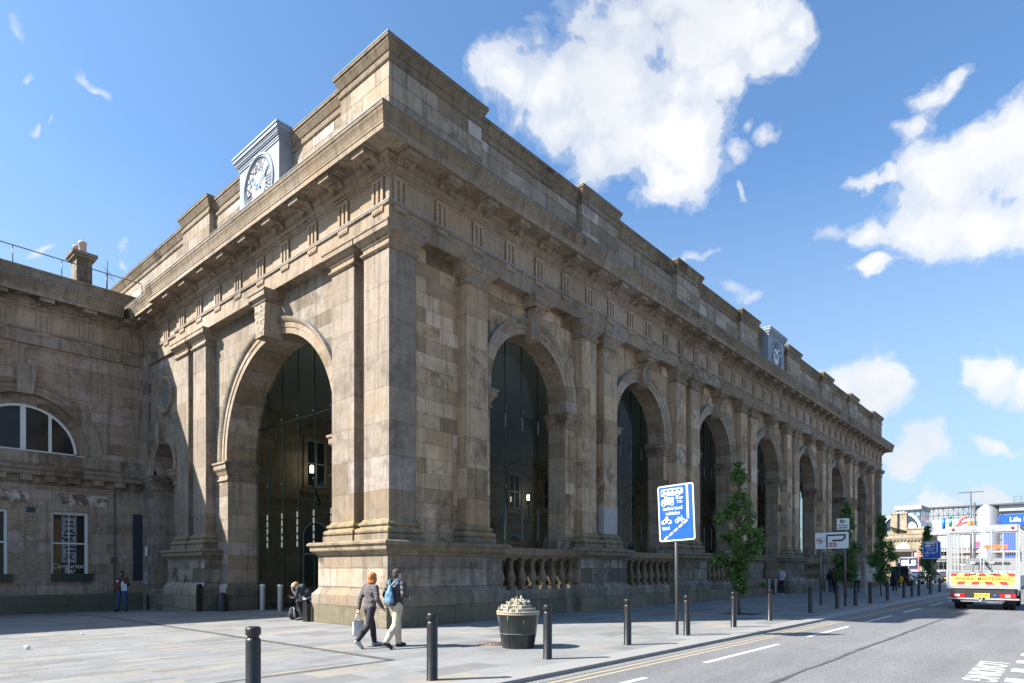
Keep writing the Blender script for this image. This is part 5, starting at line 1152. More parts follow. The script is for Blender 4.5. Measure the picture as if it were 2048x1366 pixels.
person('man in a dark puffer jacket and khaki trousers walking with a blue back bag',(-2.8,-3.85,0),MA,1.655,MP,hair=M_dhair,jacket=M_puff,trousers=M_khaki,shoes=M_dshoe,vox=.0085,bulk=1.1,curl={'R':.8,'L':.8},tw=1.08,extra=hem,headrot=-6)
bk=empty('drawstring_bag',(-2.8,-3.85,0),R(MA)-pi/2,'light blue drawstring bag worn on the back of the man in the puffer jacket','bag')
M_bluebag=cloth('light_blue_nylon',(.1,.22,.33),.55); s_=1.655/1.75
m=MB(); m.ell(V((0,-.19,1.13))*s_,(.12*s_,.07*s_,.155*s_),16,10); m.ell(V((0,-.185,1.06))*s_,(.135*s_,.08*s_,.12*s_),16,10); m.caps(V((0,-.18,1.2))*s_,.09*s_,V((0,-.15,1.36))*s_,.04*s_); remesh(m,'bag_body',M_bluebag,.012,bk,3)
for sx in (-1,1):
    m=MB(); m.tube([V(p)*s_ for p in ((sx*.02,-.16,1.36),(sx*.08,-.125,1.44),(sx*.12,-.04,1.5),(sx*.14,.08,1.47))],.024,7); m.build('strap',M_bluebag,bk)
    m=MB(); m.tube([V(p)*s_ for p in ((sx*.13,-.2,.98),(sx*.19,-.1,1.06),(sx*.22,.02,1.2))],.008,5); m.build('cord',M_black,bk)
m=MB(); m.ell(V((0,-.19,.965))*s_,(.13*s_,.075*s_,.03*s_),14,6); m.build('bag_bottom',M_black,bk)
# man sitting on the foot of the pedestal with a phone
M_dtop=cloth('dark_slate_top',(.035,.04,.052)); M_blk=cloth('black_jeans',(.014,.014,.016)); M_sandy=cloth('short_sandy_hair',(.33,.17,.08),.6); M_greysh=cloth('pale_grey_shirt_hem',(.5,.5,.52))
SP=dict(pel=(0,0,.72),wst=(0,.12,.88),chs=(0,.28,1.02),nck=(0,.42,1.12),hd=(.0,.54,1.15),sR=(.17,.36,1.06),eR=(.17,.4,.76),wR=(.08,.62,.72),sL=(-.17,.36,1.06),eL=(-.16,.42,.8),wL=(-.05,.6,.99),hR=(.1,.02,.7),kR=(.13,.44,.62),aR=(.12,.38,.1),tR=(.13,.58,.035),hL=(-.1,.02,.7),kL=(-.13,.4,.62),aL=(-.12,.22,.1),tL=(-.13,.41,.035))
def hem2(root,J,s):
    m=MB(); m.caps(J['pel']+V((0,.0,-.06)),.13,J['pel']+V((0,.3,-.05)),.1); m.ell(J['pel']+V((0,.14,-.03)),(.21,.2,.09),12,6); remesh(m,'shirt_hem',M_greysh,.014,root,2)
    m=MB(); m.caps((-.12,-.06,.3),.1,(-.12,-.06,.58),.1); 
sit=person('man in a dark top bent over a phone, sitting against the corner pedestal',(-.06,3.98,0),131.5,1.72,SP,hair=M_sandy,jacket=M_dtop,trousers=M_blk,shoes=M_dshoe,vox=.0095,headtilt=-35,curl={'R':.8,'L':.9},extra=hem2,handdir={'R':(0,.9,.2),'L':(.3,.2,.9)},collar=False,tw=.9)
m=MB(); m.box(-.035,.035,-.07,.07,-.005,.005); o=m.build('mobile_phone',M_black); o.location=(-.06-.75*.66-.02,3.98+.66*.75,.76); o.rotation_euler=(R(25),0,R(131.5-90)); tag(o,'black mobile phone held by the sitting man','phone')
m=MB(); m.box(-.16,.16,-.14,.14,-.1,.6); m.box(-.2,.2,-.16,.16,.6,.64); o=m.build('stone_block',M_ped); o.location=(-.06,3.96,0); o.rotation_euler=(0,0,R(41.5)); tag(o,'low stone block beside the corner pedestal, under the sitting man','block')
M_ruck=cloth('black_rucksack',(.025,.025,.028)); ru=empty('rucksack',(-.33,4.62,0),.5,'black and grey rucksack on the ground at the feet of the sitting man','bag')
m=MB(); m.ell((0,0,.17),(.19,.15,.18),14,8); m.ell((0,.02,.3),(.13,.11,.12),12,8); m.ell((.1,-.1,.12),(.12,.1,.11),10,8); remesh(m,'bag_body',M_ruck,.014,ru,2)
m=MB(); m.tube([(-.13,-.08,.12),(-.17,-.14,.24),(-.1,-.1,.36),(0,0,.4)],.018,6); m.tube([(.06,-.16,.06),(.12,-.19,.2),(.06,-.12,.32)],.016,6); m.ell((-.1,-.13,.15),(.06,.03,.1),8,6); m.build('straps',cloth('grey_webbing',(.3,.3,.31)),ru)
# magazine seller
M_red_v=cloth('red_tabard',(.34,.012,.025)); M_green=cloth('dark_green_top',(.03,.045,.03)); M_jean=cloth('blue_jeans',(.035,.07,.15)); M_blackhair=cloth('black_hair',(.012,.011,.011),.6)
def vest(root,J,s):
    m=MB()
    for sx in (-1,1): m.caps(V((sx*.105,.02,.93))*s,.09*s,V((sx*.11,.02,1.42))*s,.075*s); m.ell(V((sx*.11,.03,1.15))*s,(.105*s,.14*s,.25*s),10,8)
    m.ell(V((0,-.06,1.2))*s,(.19*s,.1*s,.28*s),12,8); remesh(m,'tabard',M_red_v,.016,root,2)
    m=MB(); m.box(-.035,.035,.0,.006,0,.07,Matrix.Translation(V((.12,.165,1.28))*s)); m.box(-.035,.035,0,.006,0,.09,Matrix.Translation(V((-.1,.17,1.2))*s)); m.build('tabard_badge',M_white,root)
person('magazine seller in a red tabard and jeans standing against the shaded wing wall',(-1.62,16.7,gz(0,16.7)),-131,1.78,dict(eR=(.3,-.02,1.16),wR=(.16,.2,1.08),eL=(-.26,.0,1.16),wL=(-.22,.24,1.06),aR=(.17,-.02,.09),kR=(.14,.02,.5),tR=(.2,.16,.03),aL=(-.17,-.02,.09),kL=(-.14,.02,.5),tL=(-.2,.16,.03)),skin=M_skin2,hair=M_blackhair,jacket=M_green,trousers=M_jean,shoes=M_dshoe,vox=.013,bulk=1.08,extra=vest,curl={'R':.9,'L':.9})
mg=MB(); mg.box(-.115,.115,-.006,.006,-.02,.3); o=mg.build('magazine',plain('pale_magazine_cover',(.5,.6,.66),.35,0,.5,14)); rv=R(-131)-pi/2; p=Matrix.Rotation(rv,3,'Z')@V((-.24,.34,.93))+V((-1.62,16.7,gz(0,16.7))); o.location=p; o.rotation_euler=(R(-8),0,rv); tag(o,'pale blue magazine held up by the seller in the red tabard','magazine')
m=MB(); m.box(-.1,.1,-.0085,-.007,.0,.06); m.box(-.1,.05,-.0085,-.007,.2,.25); mm=m.build('cover_print',plain('magazine_print',(.4,.35,.15),.4,0,.4,20),o)
# people in the shade of the street front
M_wtee=cloth('white_tee',(.55,.57,.62)); M_navyj=cloth('dark_blue_trousers',(.014,.016,.03)); M_bcoat=cloth('black_coat',(.012,.012,.014)); M_pinksole=cloth('pale_trainers',(.5,.4,.42),.6)
person('man in a white top looking down between steel bollards of the middle arch',(31.35,-.25,0),165,1.74,dict(nck=(0,.03,1.47),hd=(0,.09,1.59),eR=(.25,-.08,1.16),wR=(.2,.06,.98),eL=(-.22,.06,1.16),wL=(-.12,.3,1.1),kR=(.1,.06,.5),aR=(.1,.08,.09),tR=(.11,.27,.03)),hair=M_dhair,jacket=M_wtee,sleeves='short',trousers=M_navyj,shoes=M_pinksole,vox=.014,headtilt=-25,bulk=1.0)
person('woman in a wide black coat and blue jeans behind the left sign post',(38.6,-1.25,0),-5,1.62,dict(eR=(.3,.0,1.13),wR=(.34,.1,.95),eL=(-.3,0,1.13),wL=(-.33,.05,.93),kL=(-.1,.1,.5),aL=(-.1,.16,.09),tL=(-.1,.35,.03),kR=(.1,-.02,.5),aR=(.1,-.2,.12),tR=(.1,-.03,.03)),hair=M_dhair,hairlen=1,jacket=M_bcoat,trousers=M_jean,shoes=M_dshoe,vox=.015,bulk=1.28)
person('stout man all in black with a dark cap, walking away near the direction sign',(35.6,-2.3,0),-12,1.76,dict(eR=(.27,-.02,1.13),wR=(.24,.1,.92),eL=(-.3,-.03,1.13),wL=(-.28,.08,.95),kR=(.1,-.03,.5),aR=(.1,-.24,.13),tR=(.1,-.07,.03),kL=(-.1,.1,.5),aL=(-.1,.13,.09),tL=(-.1,.32,.03)),hair=M_blackhair,jacket=M_bcoat,trousers=M_blk,shoes=M_dshoe,vox=.015,bulk=1.3,headrot=-30)
person('person in a pale top and dark bag, half hidden left of the information board',(38.5,-3.0,0),30,1.7,dict(eR=(.24,.06,1.14),wR=(.2,.2,.98),kL=(-.1,.1,.5),aL=(-.1,.12,.09),tL=(-.1,.3,.03)),hair=M_dhair,jacket=M_wtee,trousers=M_blk,shoes=M_dshoe,vox=.016)
person('person in dark blue, half hidden right of the information board',(43.2,-4.45,0),10,1.68,dict(kR=(.1,-.04,.5),aR=(.1,-.2,.12),tR=(.1,-.04,.03)),hair=M_blackhair,jacket=M_navyj,trousers=M_blk,shoes=M_dshoe,vox=.016,bulk=1.05)
# ------------------------------------------------------------------ vehicles
M_rub=plain('tyre_rubber',(.018,.018,.018),.8,0,.2,9); M_alu=plain('white_aluminium',(.36,.365,.37),.35,.2,.08,4); M_chas=plain('chassis_black',(.02,.02,.022),.6); M_yel=plain('reflective_yellow',(.75,.55,.12),.45,0,.06); M_rr=plain('reflective_red',(.6,.045,.03),.45,0,.06)
M_lens=plain('tail_lamp_red',(.5,.01,.015),.2); M_clear=plain('lamp_clear',(.7,.65,.62),.15); M_plate=plain('plate_yellow',(.75,.5,.04),.4); M_cglass=plain('vehicle_glass',(.02,.025,.03),.06,0,.1); M_mesh=plain('mesh_wire_grey',(.42,.42,.42),.4,.2,.1); M_orange=plain('beacon_orange',(.9,.2,.01),.25)
def wheel(parent,x,y,r,w,hub=M_alu,nm='wheel'):
    Mr=Matrix.Rotation(pi/2,3,'X')
    m=MB(); m.lathe([(r*.62,-w/2),(r*.9,-w/2),(r,-w*.35),(r,w*.35),(r*.9,w/2),(r*.62,w/2)],(x,y,r),22,Mr); o=m.build(nm,M_rub,parent)
    m=MB(); m.lathe([(.001,-w*.42),(r*.3,-w*.42),(r*.62,-w*.3),(r*.62,w*.3),(r*.3,w*.42),(.001,w*.42)],(x,y,r),16,Mr); m.build('rim',hub,o); return o
TX,TY=22.0,-11.6; tw_=1.21
tk=empty('highway_maintenance_truck',(TX,TY,ZR),0,'white cage-bodied highway maintenance truck with red and yellow chevrons, seen from behind','truck')
def T_(m,nm,mt,par=None): return m.build(nm,mt,par or tk)
zo=-ZR
m=MB(); m.box(.0,.06,-tw_,tw_,.98,1.57); tg=T_(m,'tailgate',M_alu)
m=MB(); m.box(-.03,.1,-tw_-.03,tw_+.03,.9,.975); m.box(-.02,.1,-tw_-.05,-tw_+.03,.85,1.6); m.box(-.02,.1,tw_-.03,tw_+.05,.85,1.6); T_(m,'rear_frame',M_alu)
FT=lambda u,v,d=0:(-d-.001,-u,v)
m=MB(); rect(m,FT,-tw_+.12,tw_-.12,1.07,1.54,.002); T_(m,'chevron_board',M_yel,tg)
def clipx(u): return max(-tw_+.12,min(tw_-.12,u))
for s in (-1,1):
    for k in range(4):
        a=.0+.5*k
        # slanted red bars rising towards the middle
        for (v0,v1) in ((1.07,1.2),(1.41,1.54)):
            sl=.34
            def U(v,o): return s*(o-(v-1.07)*sl/.5)
            p=[(U(v0,a+.14),v0),(U(v0,a+.4),v0),(U(v1,a+.4),v1),(U(v1,a+.14),v1)]
            p=[(clipx(u) if s*u>0 else 0,v) for u,v in p]
            if abs(p[0][0]-p[1][0])+abs(p[2][0]-p[3][0])>.04: m=MB(); poly(m,FT,p,.006); T_(m,'chevron_stripe',M_rr,tg)
m=MB(); add_text(m,'HIGHWAY MAINTENANCE',lambda a,b:FT(a*.78,1.305+b,.0085),.2,bold=.003); T_(m,'lettering',plain('dark_green_lettering',(.03,.06,.02),.5),tg)
for y in (-tw_+.02,tw_-.02):
    m=MB(); m.box(.02,3.5,y-.03,y+.03,.98,1.45); T_(m,'dropside',M_alu)
m=MB(); m.box(.06,3.5,-tw_+.05,tw_-.05,.92,.98); T_(m,'load_bed',M_chas)
# cage
cg=MB()
for x in (.03,1.15,2.3,3.45):
    for y in (-tw_,tw_): cg.box(x-.035,x+.035,y-.035,y+.035,1.4 if x>.1 else 1.57,3.55)
for y in (-tw_,tw_): cg.box(.066,3.414,y-.03,y+.03,3.47,3.54)
cg.box(-.035,.065,-tw_+.036,tw_-.036,3.28,3.56); cg.box(3.415,3.485,-tw_+.036,tw_-.036,3.44,3.55)
cage=T_(cg,'cage_frame',M_alu)
for s in (-1,1):
    m=MB(); a,b=(s*.03,s*(tw_-.05)); y0,y1=min(a,b),max(a,b)
    m.box(0,.05,y0,y0+.05,1.62,3.27); m.box(0,.05,y1-.05,y1,1.62,3.27); m.box(0,.05,y0+.051,y1-.051,1.62,1.67); m.box(0,.05,y0+.051,y1-.051,3.22,3.27)
    m.box(.005,.045,(y0+y1)/2-.02+.1*s,(y0+y1)/2+.02+.1*s,1.671,3.219)
    d=T_(m,'cage_door',M_alu)
    m=MB(); y=s*.32; m.tube([(-.03,y,1.5),(-.03,y,3.42)],.018,7); m.box(-.06,.0,y-.09,y+.09,1.95,2.02); m.box(-.055,-.005,y-.06,y+.06,3.36,3.42); m.box(-.055,-.005,y-.08,y+.08,1.52,1.58); T_(m,'locking_bar',M_mesh,d)
    m=MB()
    for k in range(22): m.box(.1+.15*k,.104+.15*k,s*tw_-.004,s*tw_+.004,1.45,3.47)
    for k in range(14): m.box(.07,3.41,s*tw_-.003,s*tw_+.003,1.48+.15*k,1.484+.15*k)
    T_(m,'side_mesh',M_mesh,cage)
m=MB()
for k in range(31): m.box(3.44,3.445,-tw_+.05+.077*k,-tw_+.055+.077*k,1.45,3.44)
for k in range(26): m.box(3.44,3.447,-tw_+.04,tw_-.04,1.48+.077*k,1.485+.077*k)
T_(m,'front_mesh',M_mesh,cage)
m=MB(); m.box(3.46,3.5,-tw_+.04,tw_-.04,.98,1.9); T_(m,'headboard',M_alu)
# loose reflectors, rear lamps, plate, tow bar
m=MB(); m.box(.1,5.6,-.45,.45,.62,.9); m.box(.25,.5,-tw_+.1,tw_-.1,.66,.9); m.box(.0,.2,-tw_+.12,tw_-.12,.51,.86); ch_=T_(m,'chassis',M_chas)
m=MB(); m.box(-.06,.04,-tw_-.02,tw_-.02,.44,.5); T_(m,'rear_bumper_bar',M_mesh)
for s in (-1,1):
    m=MB(); m.box(-.03,-.001,s*.86-.26,s*.86+.26,.53,.68); o=T_(m,'tail_lamp',M_lens); m=MB(); m.box(-.036,-.031,s*.86-.08,s*.86+.09,.56,.65); T_(m,'indicator',M_clear,o)
    m=MB(); m.box(.02,.08,s*(tw_-.2)-.05,s*(tw_-.2)+.05,3.36,3.48); m.lathe([(.05,0),(.05,.03),(.001,.035)],(-.03,s*(tw_-.2),3.42),14,Matrix.Rotation(-pi/2,3,'Y')); T_(m,'marker_lamp',M_lens,cage)
m=MB(); m.box(-.02,-.002,-.26,.27,.52,.7); pt=T_(m,'number_plate',M_plate); m=MB(); add_text(m,'GJ18 OEU',lambda a,b:FT(a,.61+b,.0205),.13,bold=.003); T_(m,'plate_lettering',M_signk,pt)
m=MB(); m.lathe([(.075,0),(.075,.008),(.001,.012)],(-.004,-.45,.61),18,Matrix.Diagonal((1,1,1))@Matrix.Rotation(-pi/2,3,'Y')@Matrix.Diagonal((.55,1,1))); T_(m,'oval_badge',M_blue)
m=MB(); m.tube([(.05,-.75,.37),(.05,.75,.37)],.05,10); m.tube([(.05,0,.45),(-.12,0,.42),(-.14,0,.5)],.035,8); m.ell((-.14,0,.54),(.035,.035,.035),10,8); m.box(-.06,.06,-.1,.1,.36,.5); T_(m,'tow_bar',M_mesh)
for s in (-1,1):
    wheel(tk,1.0,s*.95,.37,.2); wheel(tk,1.0,s*.72,.37,.18); wheel(tk,4.9,s*.9,.37,.22)
    m=MB(); m.box(.55,1.5,s*.95-.17,s*.95+.17,.78,.84); T_(m,'mudguard',M_chas); m=MB(); m.box(.52,.54,s*.95-.17,s*.95+.17,.28,.8); T_(m,'mud_flap',M_chas)
m=MB(); y=.98
pr=[(3.6,.5),(5.75,.5),(5.85,.8),(5.75,1.25),(5.2,1.4),(4.75,2.15),(4.6,2.22),(3.65,2.22)]
m.prism(pr,lambda a,b,d:(a,d,b),-y,y); cab=T_(m,'cab',M_alu)
m=MB(); m.box(3.592,3.6,-.7,.7,1.5,2.05); T_(m,'rear_window',M_cglass,cab)
for s in (-1,1):
    m=MB(); m.prism([(3.8,1.35),(4.95,1.35),(4.62,2.05),(3.8,2.05)],lambda a,b,d:(a,d,b),s*(y+.003),s*(y+.01)); T_(m,'side_window',M_cglass,cab); m=MB(); m.box(4.75,4.85,s*1.05,s*1.25,1.4,1.7); T_(m,'wing_mirror',M_chas,cab)
m=MB(); m.box(3.72,3.95,-.62,.32,2.68,2.84); T_(m,'beacon_bar',M_orange); m=MB(); m.box(3.8,3.86,-.5,-.46,2.2,2.68); m.box(3.8,3.86,.12,.16,2.2,2.68); T_(m,'beacon_bracket',M_mesh)
# sacks and sheets in the cage
M_sack=cloth('white_rubble_sack',(.62,.62,.62))
for i,(x,y,rx,ry,h,lab) in enumerate(((.75,-.55,.5,.6,.55,'big white rubble sack heaped at the right in the truck cage'),(.5,.65,.35,.4,.28,'low white sack at the left in the truck cage'),(1.4,.1,.4,.35,.4,'grey-white sack behind the middle of the cage doors'))):
    m=MB(); rs=random.Random(i+3); n=22
    vs=[];
    for j in range(9):
        t=j/8
        for k in range(n):
            a=2*pi*k/n; r=(1-t**2.2)**.6*(1+.14*math.sin(3*a+i)+.08*math.sin(7*a+4*t))+.02; vs.append((rx*r*math.cos(a),ry*r*math.sin(a),h*t*(1+.25*math.sin(2*a+i))))
    m.add(vs,[(j*n+k,j*n+(k+1)%n,(j+1)*n+(k+1)%n,(j+1)*n+k) for j in range(8) for k in range(n)]+[tuple(8*n+k for k in range(n))],True); o=m.build('rubble_sack',M_sack); o.location=(TX+x,TY+y,.93); tag(o,lab,'sack')
def car(loc,rz,label,col,L=4.3,Wd=1.78,H=1.45,hatch=True,plate=M_plate,cat='car',taxi=False):
    r=empty('car' if not taxi else 'taxi',loc,rz,label,cat,'parked cars beyond the portico')
    pm=plain('car_paint_%d'%len(_mc),col,.25,.1,.04); w=Wd/2; x0,x1=-L/2,L/2
    # lofted body: x, half width, z bottom, z top
    st=[(x0,.80,.42,.82),(x0+.12,.93,.3,.95),(x0+.5,1,.26,1.0),(0,1,.22,.95),(x1-1.0,1,.24,.92),(x1-.35,.94,.28,.78),(x1,.8,.38,.62)]
    m=MB(); vs=[]
    for x,k,zb,zt in st:
        hw=w*k; vs+=[(x,-hw*.92,zb),(x,-hw,zb+.14),(x,-hw,zt-.14),(x,-hw*.93,zt),(x,hw*.93,zt),(x,hw,zt-.14),(x,hw,zb+.14),(x,hw*.92,zb)]
    m.add(vs,[(i*8+j,i*8+(j+1)%8,(i+1)*8+(j+1)%8,(i+1)*8+j) for i in range(len(st)-1) for j in range(8)]+[tuple(range(8)),tuple(range(len(vs)-1,len(vs)-9,-1))],True); b=m.build('body',pm,r)
    gx=[(x0+.2,.93,.86),(x0+(.55 if hatch else .95),H-.02,.74),(x0+1.6,H,.76),(x1-1.75,H-.06,.74),(x1-.95,.92,.84)]
    m=MB(); vs=[]
    for x,z,k in gx: vs+=[(x,-w*k,z),(x,w*k,z)]
    side=[(x0+.25,.9),(x1-.95,.9)]
    m.add(vs,[(i*2,i*2+1,i*2+3,i*2+2) for i in range(len(gx)-1)]+[(0,2,4,6,8),(9,7,5,3,1)],False); g=m.build('roof',pm,r)
    def pan(pts,nm):
        q=MB(); q.add(pts,[tuple(range(len(pts)))]); return q.build(nm,M_cglass,g)
    a,c=gx[0],gx[1]; e=.012
    if not taxi: pan([(a[0]+.06-e,-w*.78,a[1]+.06),(a[0]+.06-e,w*.78,a[1]+.06),(c[0]-.04-e,w*.68,c[1]-.07),(c[0]-.04-e,-w*.68,c[1]-.07)],'rear_window')
    for s in (-1,1): pan([(gx[0][0]+.4,s*(w*.855+e),.97),(gx[4][0]-.2,s*(w*.85+e),.97),(gx[3][0]-.05,s*(w*.765+e),H-.14),(gx[2][0],s*(w*.785+e),H-.1),(gx[1][0]+.18,s*(w*.775+e),H-.12)],'side_window')
    pan([(gx[4][0]+e,-w*.78,.98),(gx[4][0]+e,w*.78,.98),(gx[3][0]+.06+e,w*.7,H-.12),(gx[3][0]+.06+e,-w*.7,H-.12)],'windscreen')
    for s in (-1,1):
        m=MB(); m.box(x0+.005,x0+.2,s*w*.74-.15,s*w*.74+.15,.72,.9); m.build('tail_lamp',M_lens,b)
        m=MB(); m.box(x1-.25,x1-.06,s*w*.66-.16,s*w*.66+.16,.58,.7); m.build('headlamp',M_clear,b)
        for x in (x0+.8,x1-.85): wheel(r,x,s*(w-.1),.31,.2)
    m=MB(); m.box(x0-.02,x0+.02,-.26,.26,.56,.68); m.build('number_plate',plate,b)
    m=MB(); m.box(x0-.03,x0+.3,-w*.88,w*.88,.3,.46); m.build('bumper',M_chas if taxi else pm,b)
    return r
car((76.5,-.35,ZR),R(6),'white car with a red tail lamp parked beyond the portico, left of the silver one',(.6,.6,.6))
car((80.0,-1.45,ZR),R(-8),'silver hatchback parked between the white car and the dark car',(.3,.33,.37),4.0,1.75,1.5)
car((83.5,-2.75,ZR),R(0),'dark grey car with a yellow plate, partly behind the truck',(.04,.05,.06),4.3,1.8,1.45)
car((90.5,-1.6,ZR),R(0),'far white car seen over the parked dark car roof',(.6,.6,.6))
tx=car((62.3,-1.55,ZR),R(4),'black taxi with its tailgate raised over yellow luggage',(.012,.012,.014),4.4,1.76,1.8,True,M_plate,'taxi',True)
m=MB(); m.prism([(-2.15,1.0),(-2.12,1.0),(-2.0,1.7),(-2.04,1.7)],lambda a,b,d:(a,d,b),-.7,.7); m.build('boot_interior',M_dark,tx)
m=MB(); m.prism([(-2.0,1.76),(-2.75,1.98),(-2.78,1.92),(-2.0,1.7)],lambda a,b,d:(a,d,b),-.72,.72); tgx=m.build('raised_tailgate',plain('car_paint_black',(.012,.012,.014),.25),tx)
m=MB(); m.prism([(-2.1,1.725),(-2.7,1.9),(-2.7,1.894),(-2.1,1.719)],lambda a,b,d:(a,d,b),-.6,.6); m.build('tailgate_glass',plain('green_tint_glass',(.05,.2,.15),.1),tgx)
for i,(dy,h,w_) in enumerate(((.35,.8,.18),(-.12,.55,.25))):
    m=MB(); m.box(-.14,.14,-w_,w_,0,h); m.ell((0,0,h),(.14,w_,.1),10,6); m.tube([(0,-w_*.5,h+.06),(0,-w_*.5,h+.18),(0,w_*.5,h+.18),(0,w_*.5,h+.06)],.02,5); o=m.build('yellow_suitcase',plain('yellow_luggage',(.75,.36,.01),.4)); o.location=(59.85,-1.7+dy,.6-.3); tag(o,['tall yellow bag standing at the open boot of the black taxi','wide yellow bag standing at the open boot of the black taxi'][i],'luggage')
# advertising trailer / box van far behind the taxi
bv=empty('box_van',(101,4.4,ZR),R(8),'box van with big white SLS letters on navy panels far behind the taxi','van')
m=MB(); m.box(-2.6,2.6,-1.25,1.25,.7,3.5); bb=m.build('box_body',plain('van_pale',(.45,.4,.43),.4),bv)
m=MB(); m.box(-2.63,-2.605,-1.15,-.04,1.75,3.35); m.box(-2.63,-2.605,.04,1.15,1.75,3.35); pb=m.build('navy_panels',plain('van_navy',(.03,.04,.09),.4),bb)
m=MB(); add_text(m,'SLS',lambda a,b:(-2.64,-a*1.25,2.62+b),1.05,bold=.05); m.build('van_lettering',M_white,pb)
m=MB(); m.box(-2.64,-2.6,-1.2,1.2,1.55,1.72); m.box(-2.64,-2.6,-1.25,-1.17,.7,3.5); m.build('pink_trim',plain('van_pink',(.6,.25,.27),.4),bb)
m=MB(); m.prism([(2.65,.5),(4.2,.5),(4.3,1.2),(3.7,2.3),(2.65,2.4)],lambda a,b,d:(a,d,b),-1.1,1.1); m.build('cab',plain('van_navy',(.03,.04,.09),.4),bv)
for s in (-1,1):
    for x in (-1.6,3.3): wheel(bv,x,s*1.0,.42,.25)
# ------------------------------------------------------------------ background buildings
M_far=stone('far_sandstone',1.2,.45,(.31,.26,.185),vary=.4,soot=.2,low=False)
X1=112.0
lodge=empty('stone_lodge',(X1,8,0),0,'sunlit sandstone lodge with a white lunette beyond the parked cars','building')
def LB(m,nm,mt,par=None):
    o=m.build(nm,mt,par or lodge)
    if par is None: o.location=(-X1,-8,0)
    return o
m=MB(); m.box(X1,X1+14,4.3,17,-.3,6.6); LB(m,'wall',M_far)
m=MB(); m.sweep([(X1,17),(X1,4.3),(X1+14,4.3)],[(-.2,6.3),(.05,6.3),(.1,6.45),(.25,6.5),(.28,6.68),(.35,6.72),(.35,6.8),(-.2,6.85)])
for k in range(24): m.box(X1-.22,X1,4.4+.5*k,4.62+.5*k,6.32,6.48)
LB(m,'cornice',M_far)
m=MB(); m.sweep([(X1+.1,17),(X1+.1,4.4),(X1+14,4.4)],[(-.4,6.86),(.0,6.86),(.0,7.4),(.08,7.44),(.08,7.55),(-.4,7.6)]); m.box(X1+.6,X1+5,4.3,6.7,7.5,8.3); m.box(X1+.5,X1+5.1,4.2,6.8,8.3,8.5); LB(m,'parapet',M_far)
m=MB(); m.add([(X1-.02,7.2+1.0*math.cos(pi*i/14),5.1+1.0*math.sin(pi*i/14)) for i in range(15)],[tuple(range(15))]); lu=LB(m,'lunette_window',M_white)
m=MB(); ring(m,lambda u,d,z:(X1-d,u,z),7.2,5.1,[(1.02,.0),(1.02,.08),(1.3,.08),(1.3,.0)]); m.build('arch_moulding',M_far,lu)
m=MB()
for k in (-.5,0,.5): m.box(X1-.05,X1-.025,7.2+k-.03,7.2+k+.03,5.1,5.1+math.sqrt(1-k*k))
m.build('frame',plain('frame_grey',(.35,.38,.42),.5),lu)
m=MB(); m.box(X1-2.2,X1,5.3,8.9,4.55,4.75); m.box(X1-2.3,X1-2.2,5.2,9,4.5,5.0)
for y in (5.45,8.75): m.tube([(X1-2.1,y,-.1),(X1-2.1,y,4.6)],.1,8)
LB(m,'porch_canopy',plain('canopy_grey',(.14,.13,.12),.6))
m=MB(); m.box(X1-.03,X1+.02,6.2,8.2,-.1,3.2); LB(m,'door',M_dark)
for y in (8.85,7.45):
    m=MB(); m.box(X1+2,X1+3.2,y-.5,y+.5,6.8,11.0); c_=LB(m,'chimney',M_far); m=MB(); m.box(X1+1.9,X1+3.3,y-.6,y+.6,11.0,11.25); m.lathe([(.18,11.25),(.15,11.6),(.001,11.6)],(X1+2.6,y,0),8); m.build('chimney_cap',M_far,c_)
m=MB(); m.box(X1+.6,X1+9,9.0,16,6.9,7.1); m.add([(X1+1,5.2,7.6),(X1+1,9.6,9.0),(X1+7,9.6,9.0),(X1+7,5.2,7.6)],[(0,1,2,3)]); LB(m,'lead_roof',plain('pale_lead_roof',(.4,.42,.45),.5))
# white curved shell + glazed block behind the lodge
sh=MB()
def arcq(c,r,z0,x0,x1,a0,a1,th):
    n=14; pts=[(c+r*math.cos(a0+(a1-a0)*i/n),z0+r*math.sin(a0+(a1-a0)*i/n)) for i in range(n+1)]+[(c+(r-th)*math.cos(a1+(a0-a1)*i/n),z0+(r-th)*math.sin(a1+(a0-a1)*i/n)) for i in range(n+1)]
    v=[(x0,a,b) for a,b in pts]+[(x1,a,b) for a,b in pts]; N_=len(pts)
    sh.add(v,[(i,i+1,N_-2-i,N_-1-i) for i in range(n)]+[(N_+i,N_+i+1,2*N_-2-i,2*N_-1-i) for i in range(n)]+[(i,(i+1)%N_,N_+(i+1)%N_,N_+i) for i in range(N_)])
arcq(10.3,3.3,9.2,X1+16,X1+30,0,pi,.45)
shell=tag(sh.build('curved_roof_pavilion',plain('white_shell',(.6,.62,.63),.4)),'white curved roof shell with dark glass rising behind the lodge chimneys','building')
m=MB(); m.add([(X1+16.3,10.3+2.9*math.cos(pi*i/14),9.2+2.9*math.sin(pi*i/14)) for i in range(15)],[tuple(range(15))]); m.build('glass_front',plain('dark_blue_glass',(.04,.06,.1),.1),shell)
m=MB(); m.add([(X1+15.9,8.5+.9*math.cos(pi*i/14),8.6+1.9*math.sin(pi*i/14)) for i in range(15)],[tuple(range(15))]); m.build('white_gable',plain('white_shell',(.6,.62,.63),.4),shell)
m=MB(); m.box(X1+19,X1+28,7.5,11.5,0,13.0); gb=m.build('glazed_block',plain('glass_block_grey',(.2,.26,.32),.15,0,.3,1)); tag(gb,'grey glazed block with a flat roof slab behind the curved roof','building')
m=MB(); m.box(X1+18.5,X1+28.5,7.35,11.9,13.0,13.8); m.build('roof_slab',plain('concrete_grey',(.3,.29,.27),.8),gb)
m=MB()
for k in range(5): m.box(X1+18.9,X1+18.99,7.6+.9*k,7.7+.9*k,0,13.0)
for k in range(5): m.box(X1+18.88,X1+18.985,7.5,11.5,2+2.4*k,2.15+2.4*k)
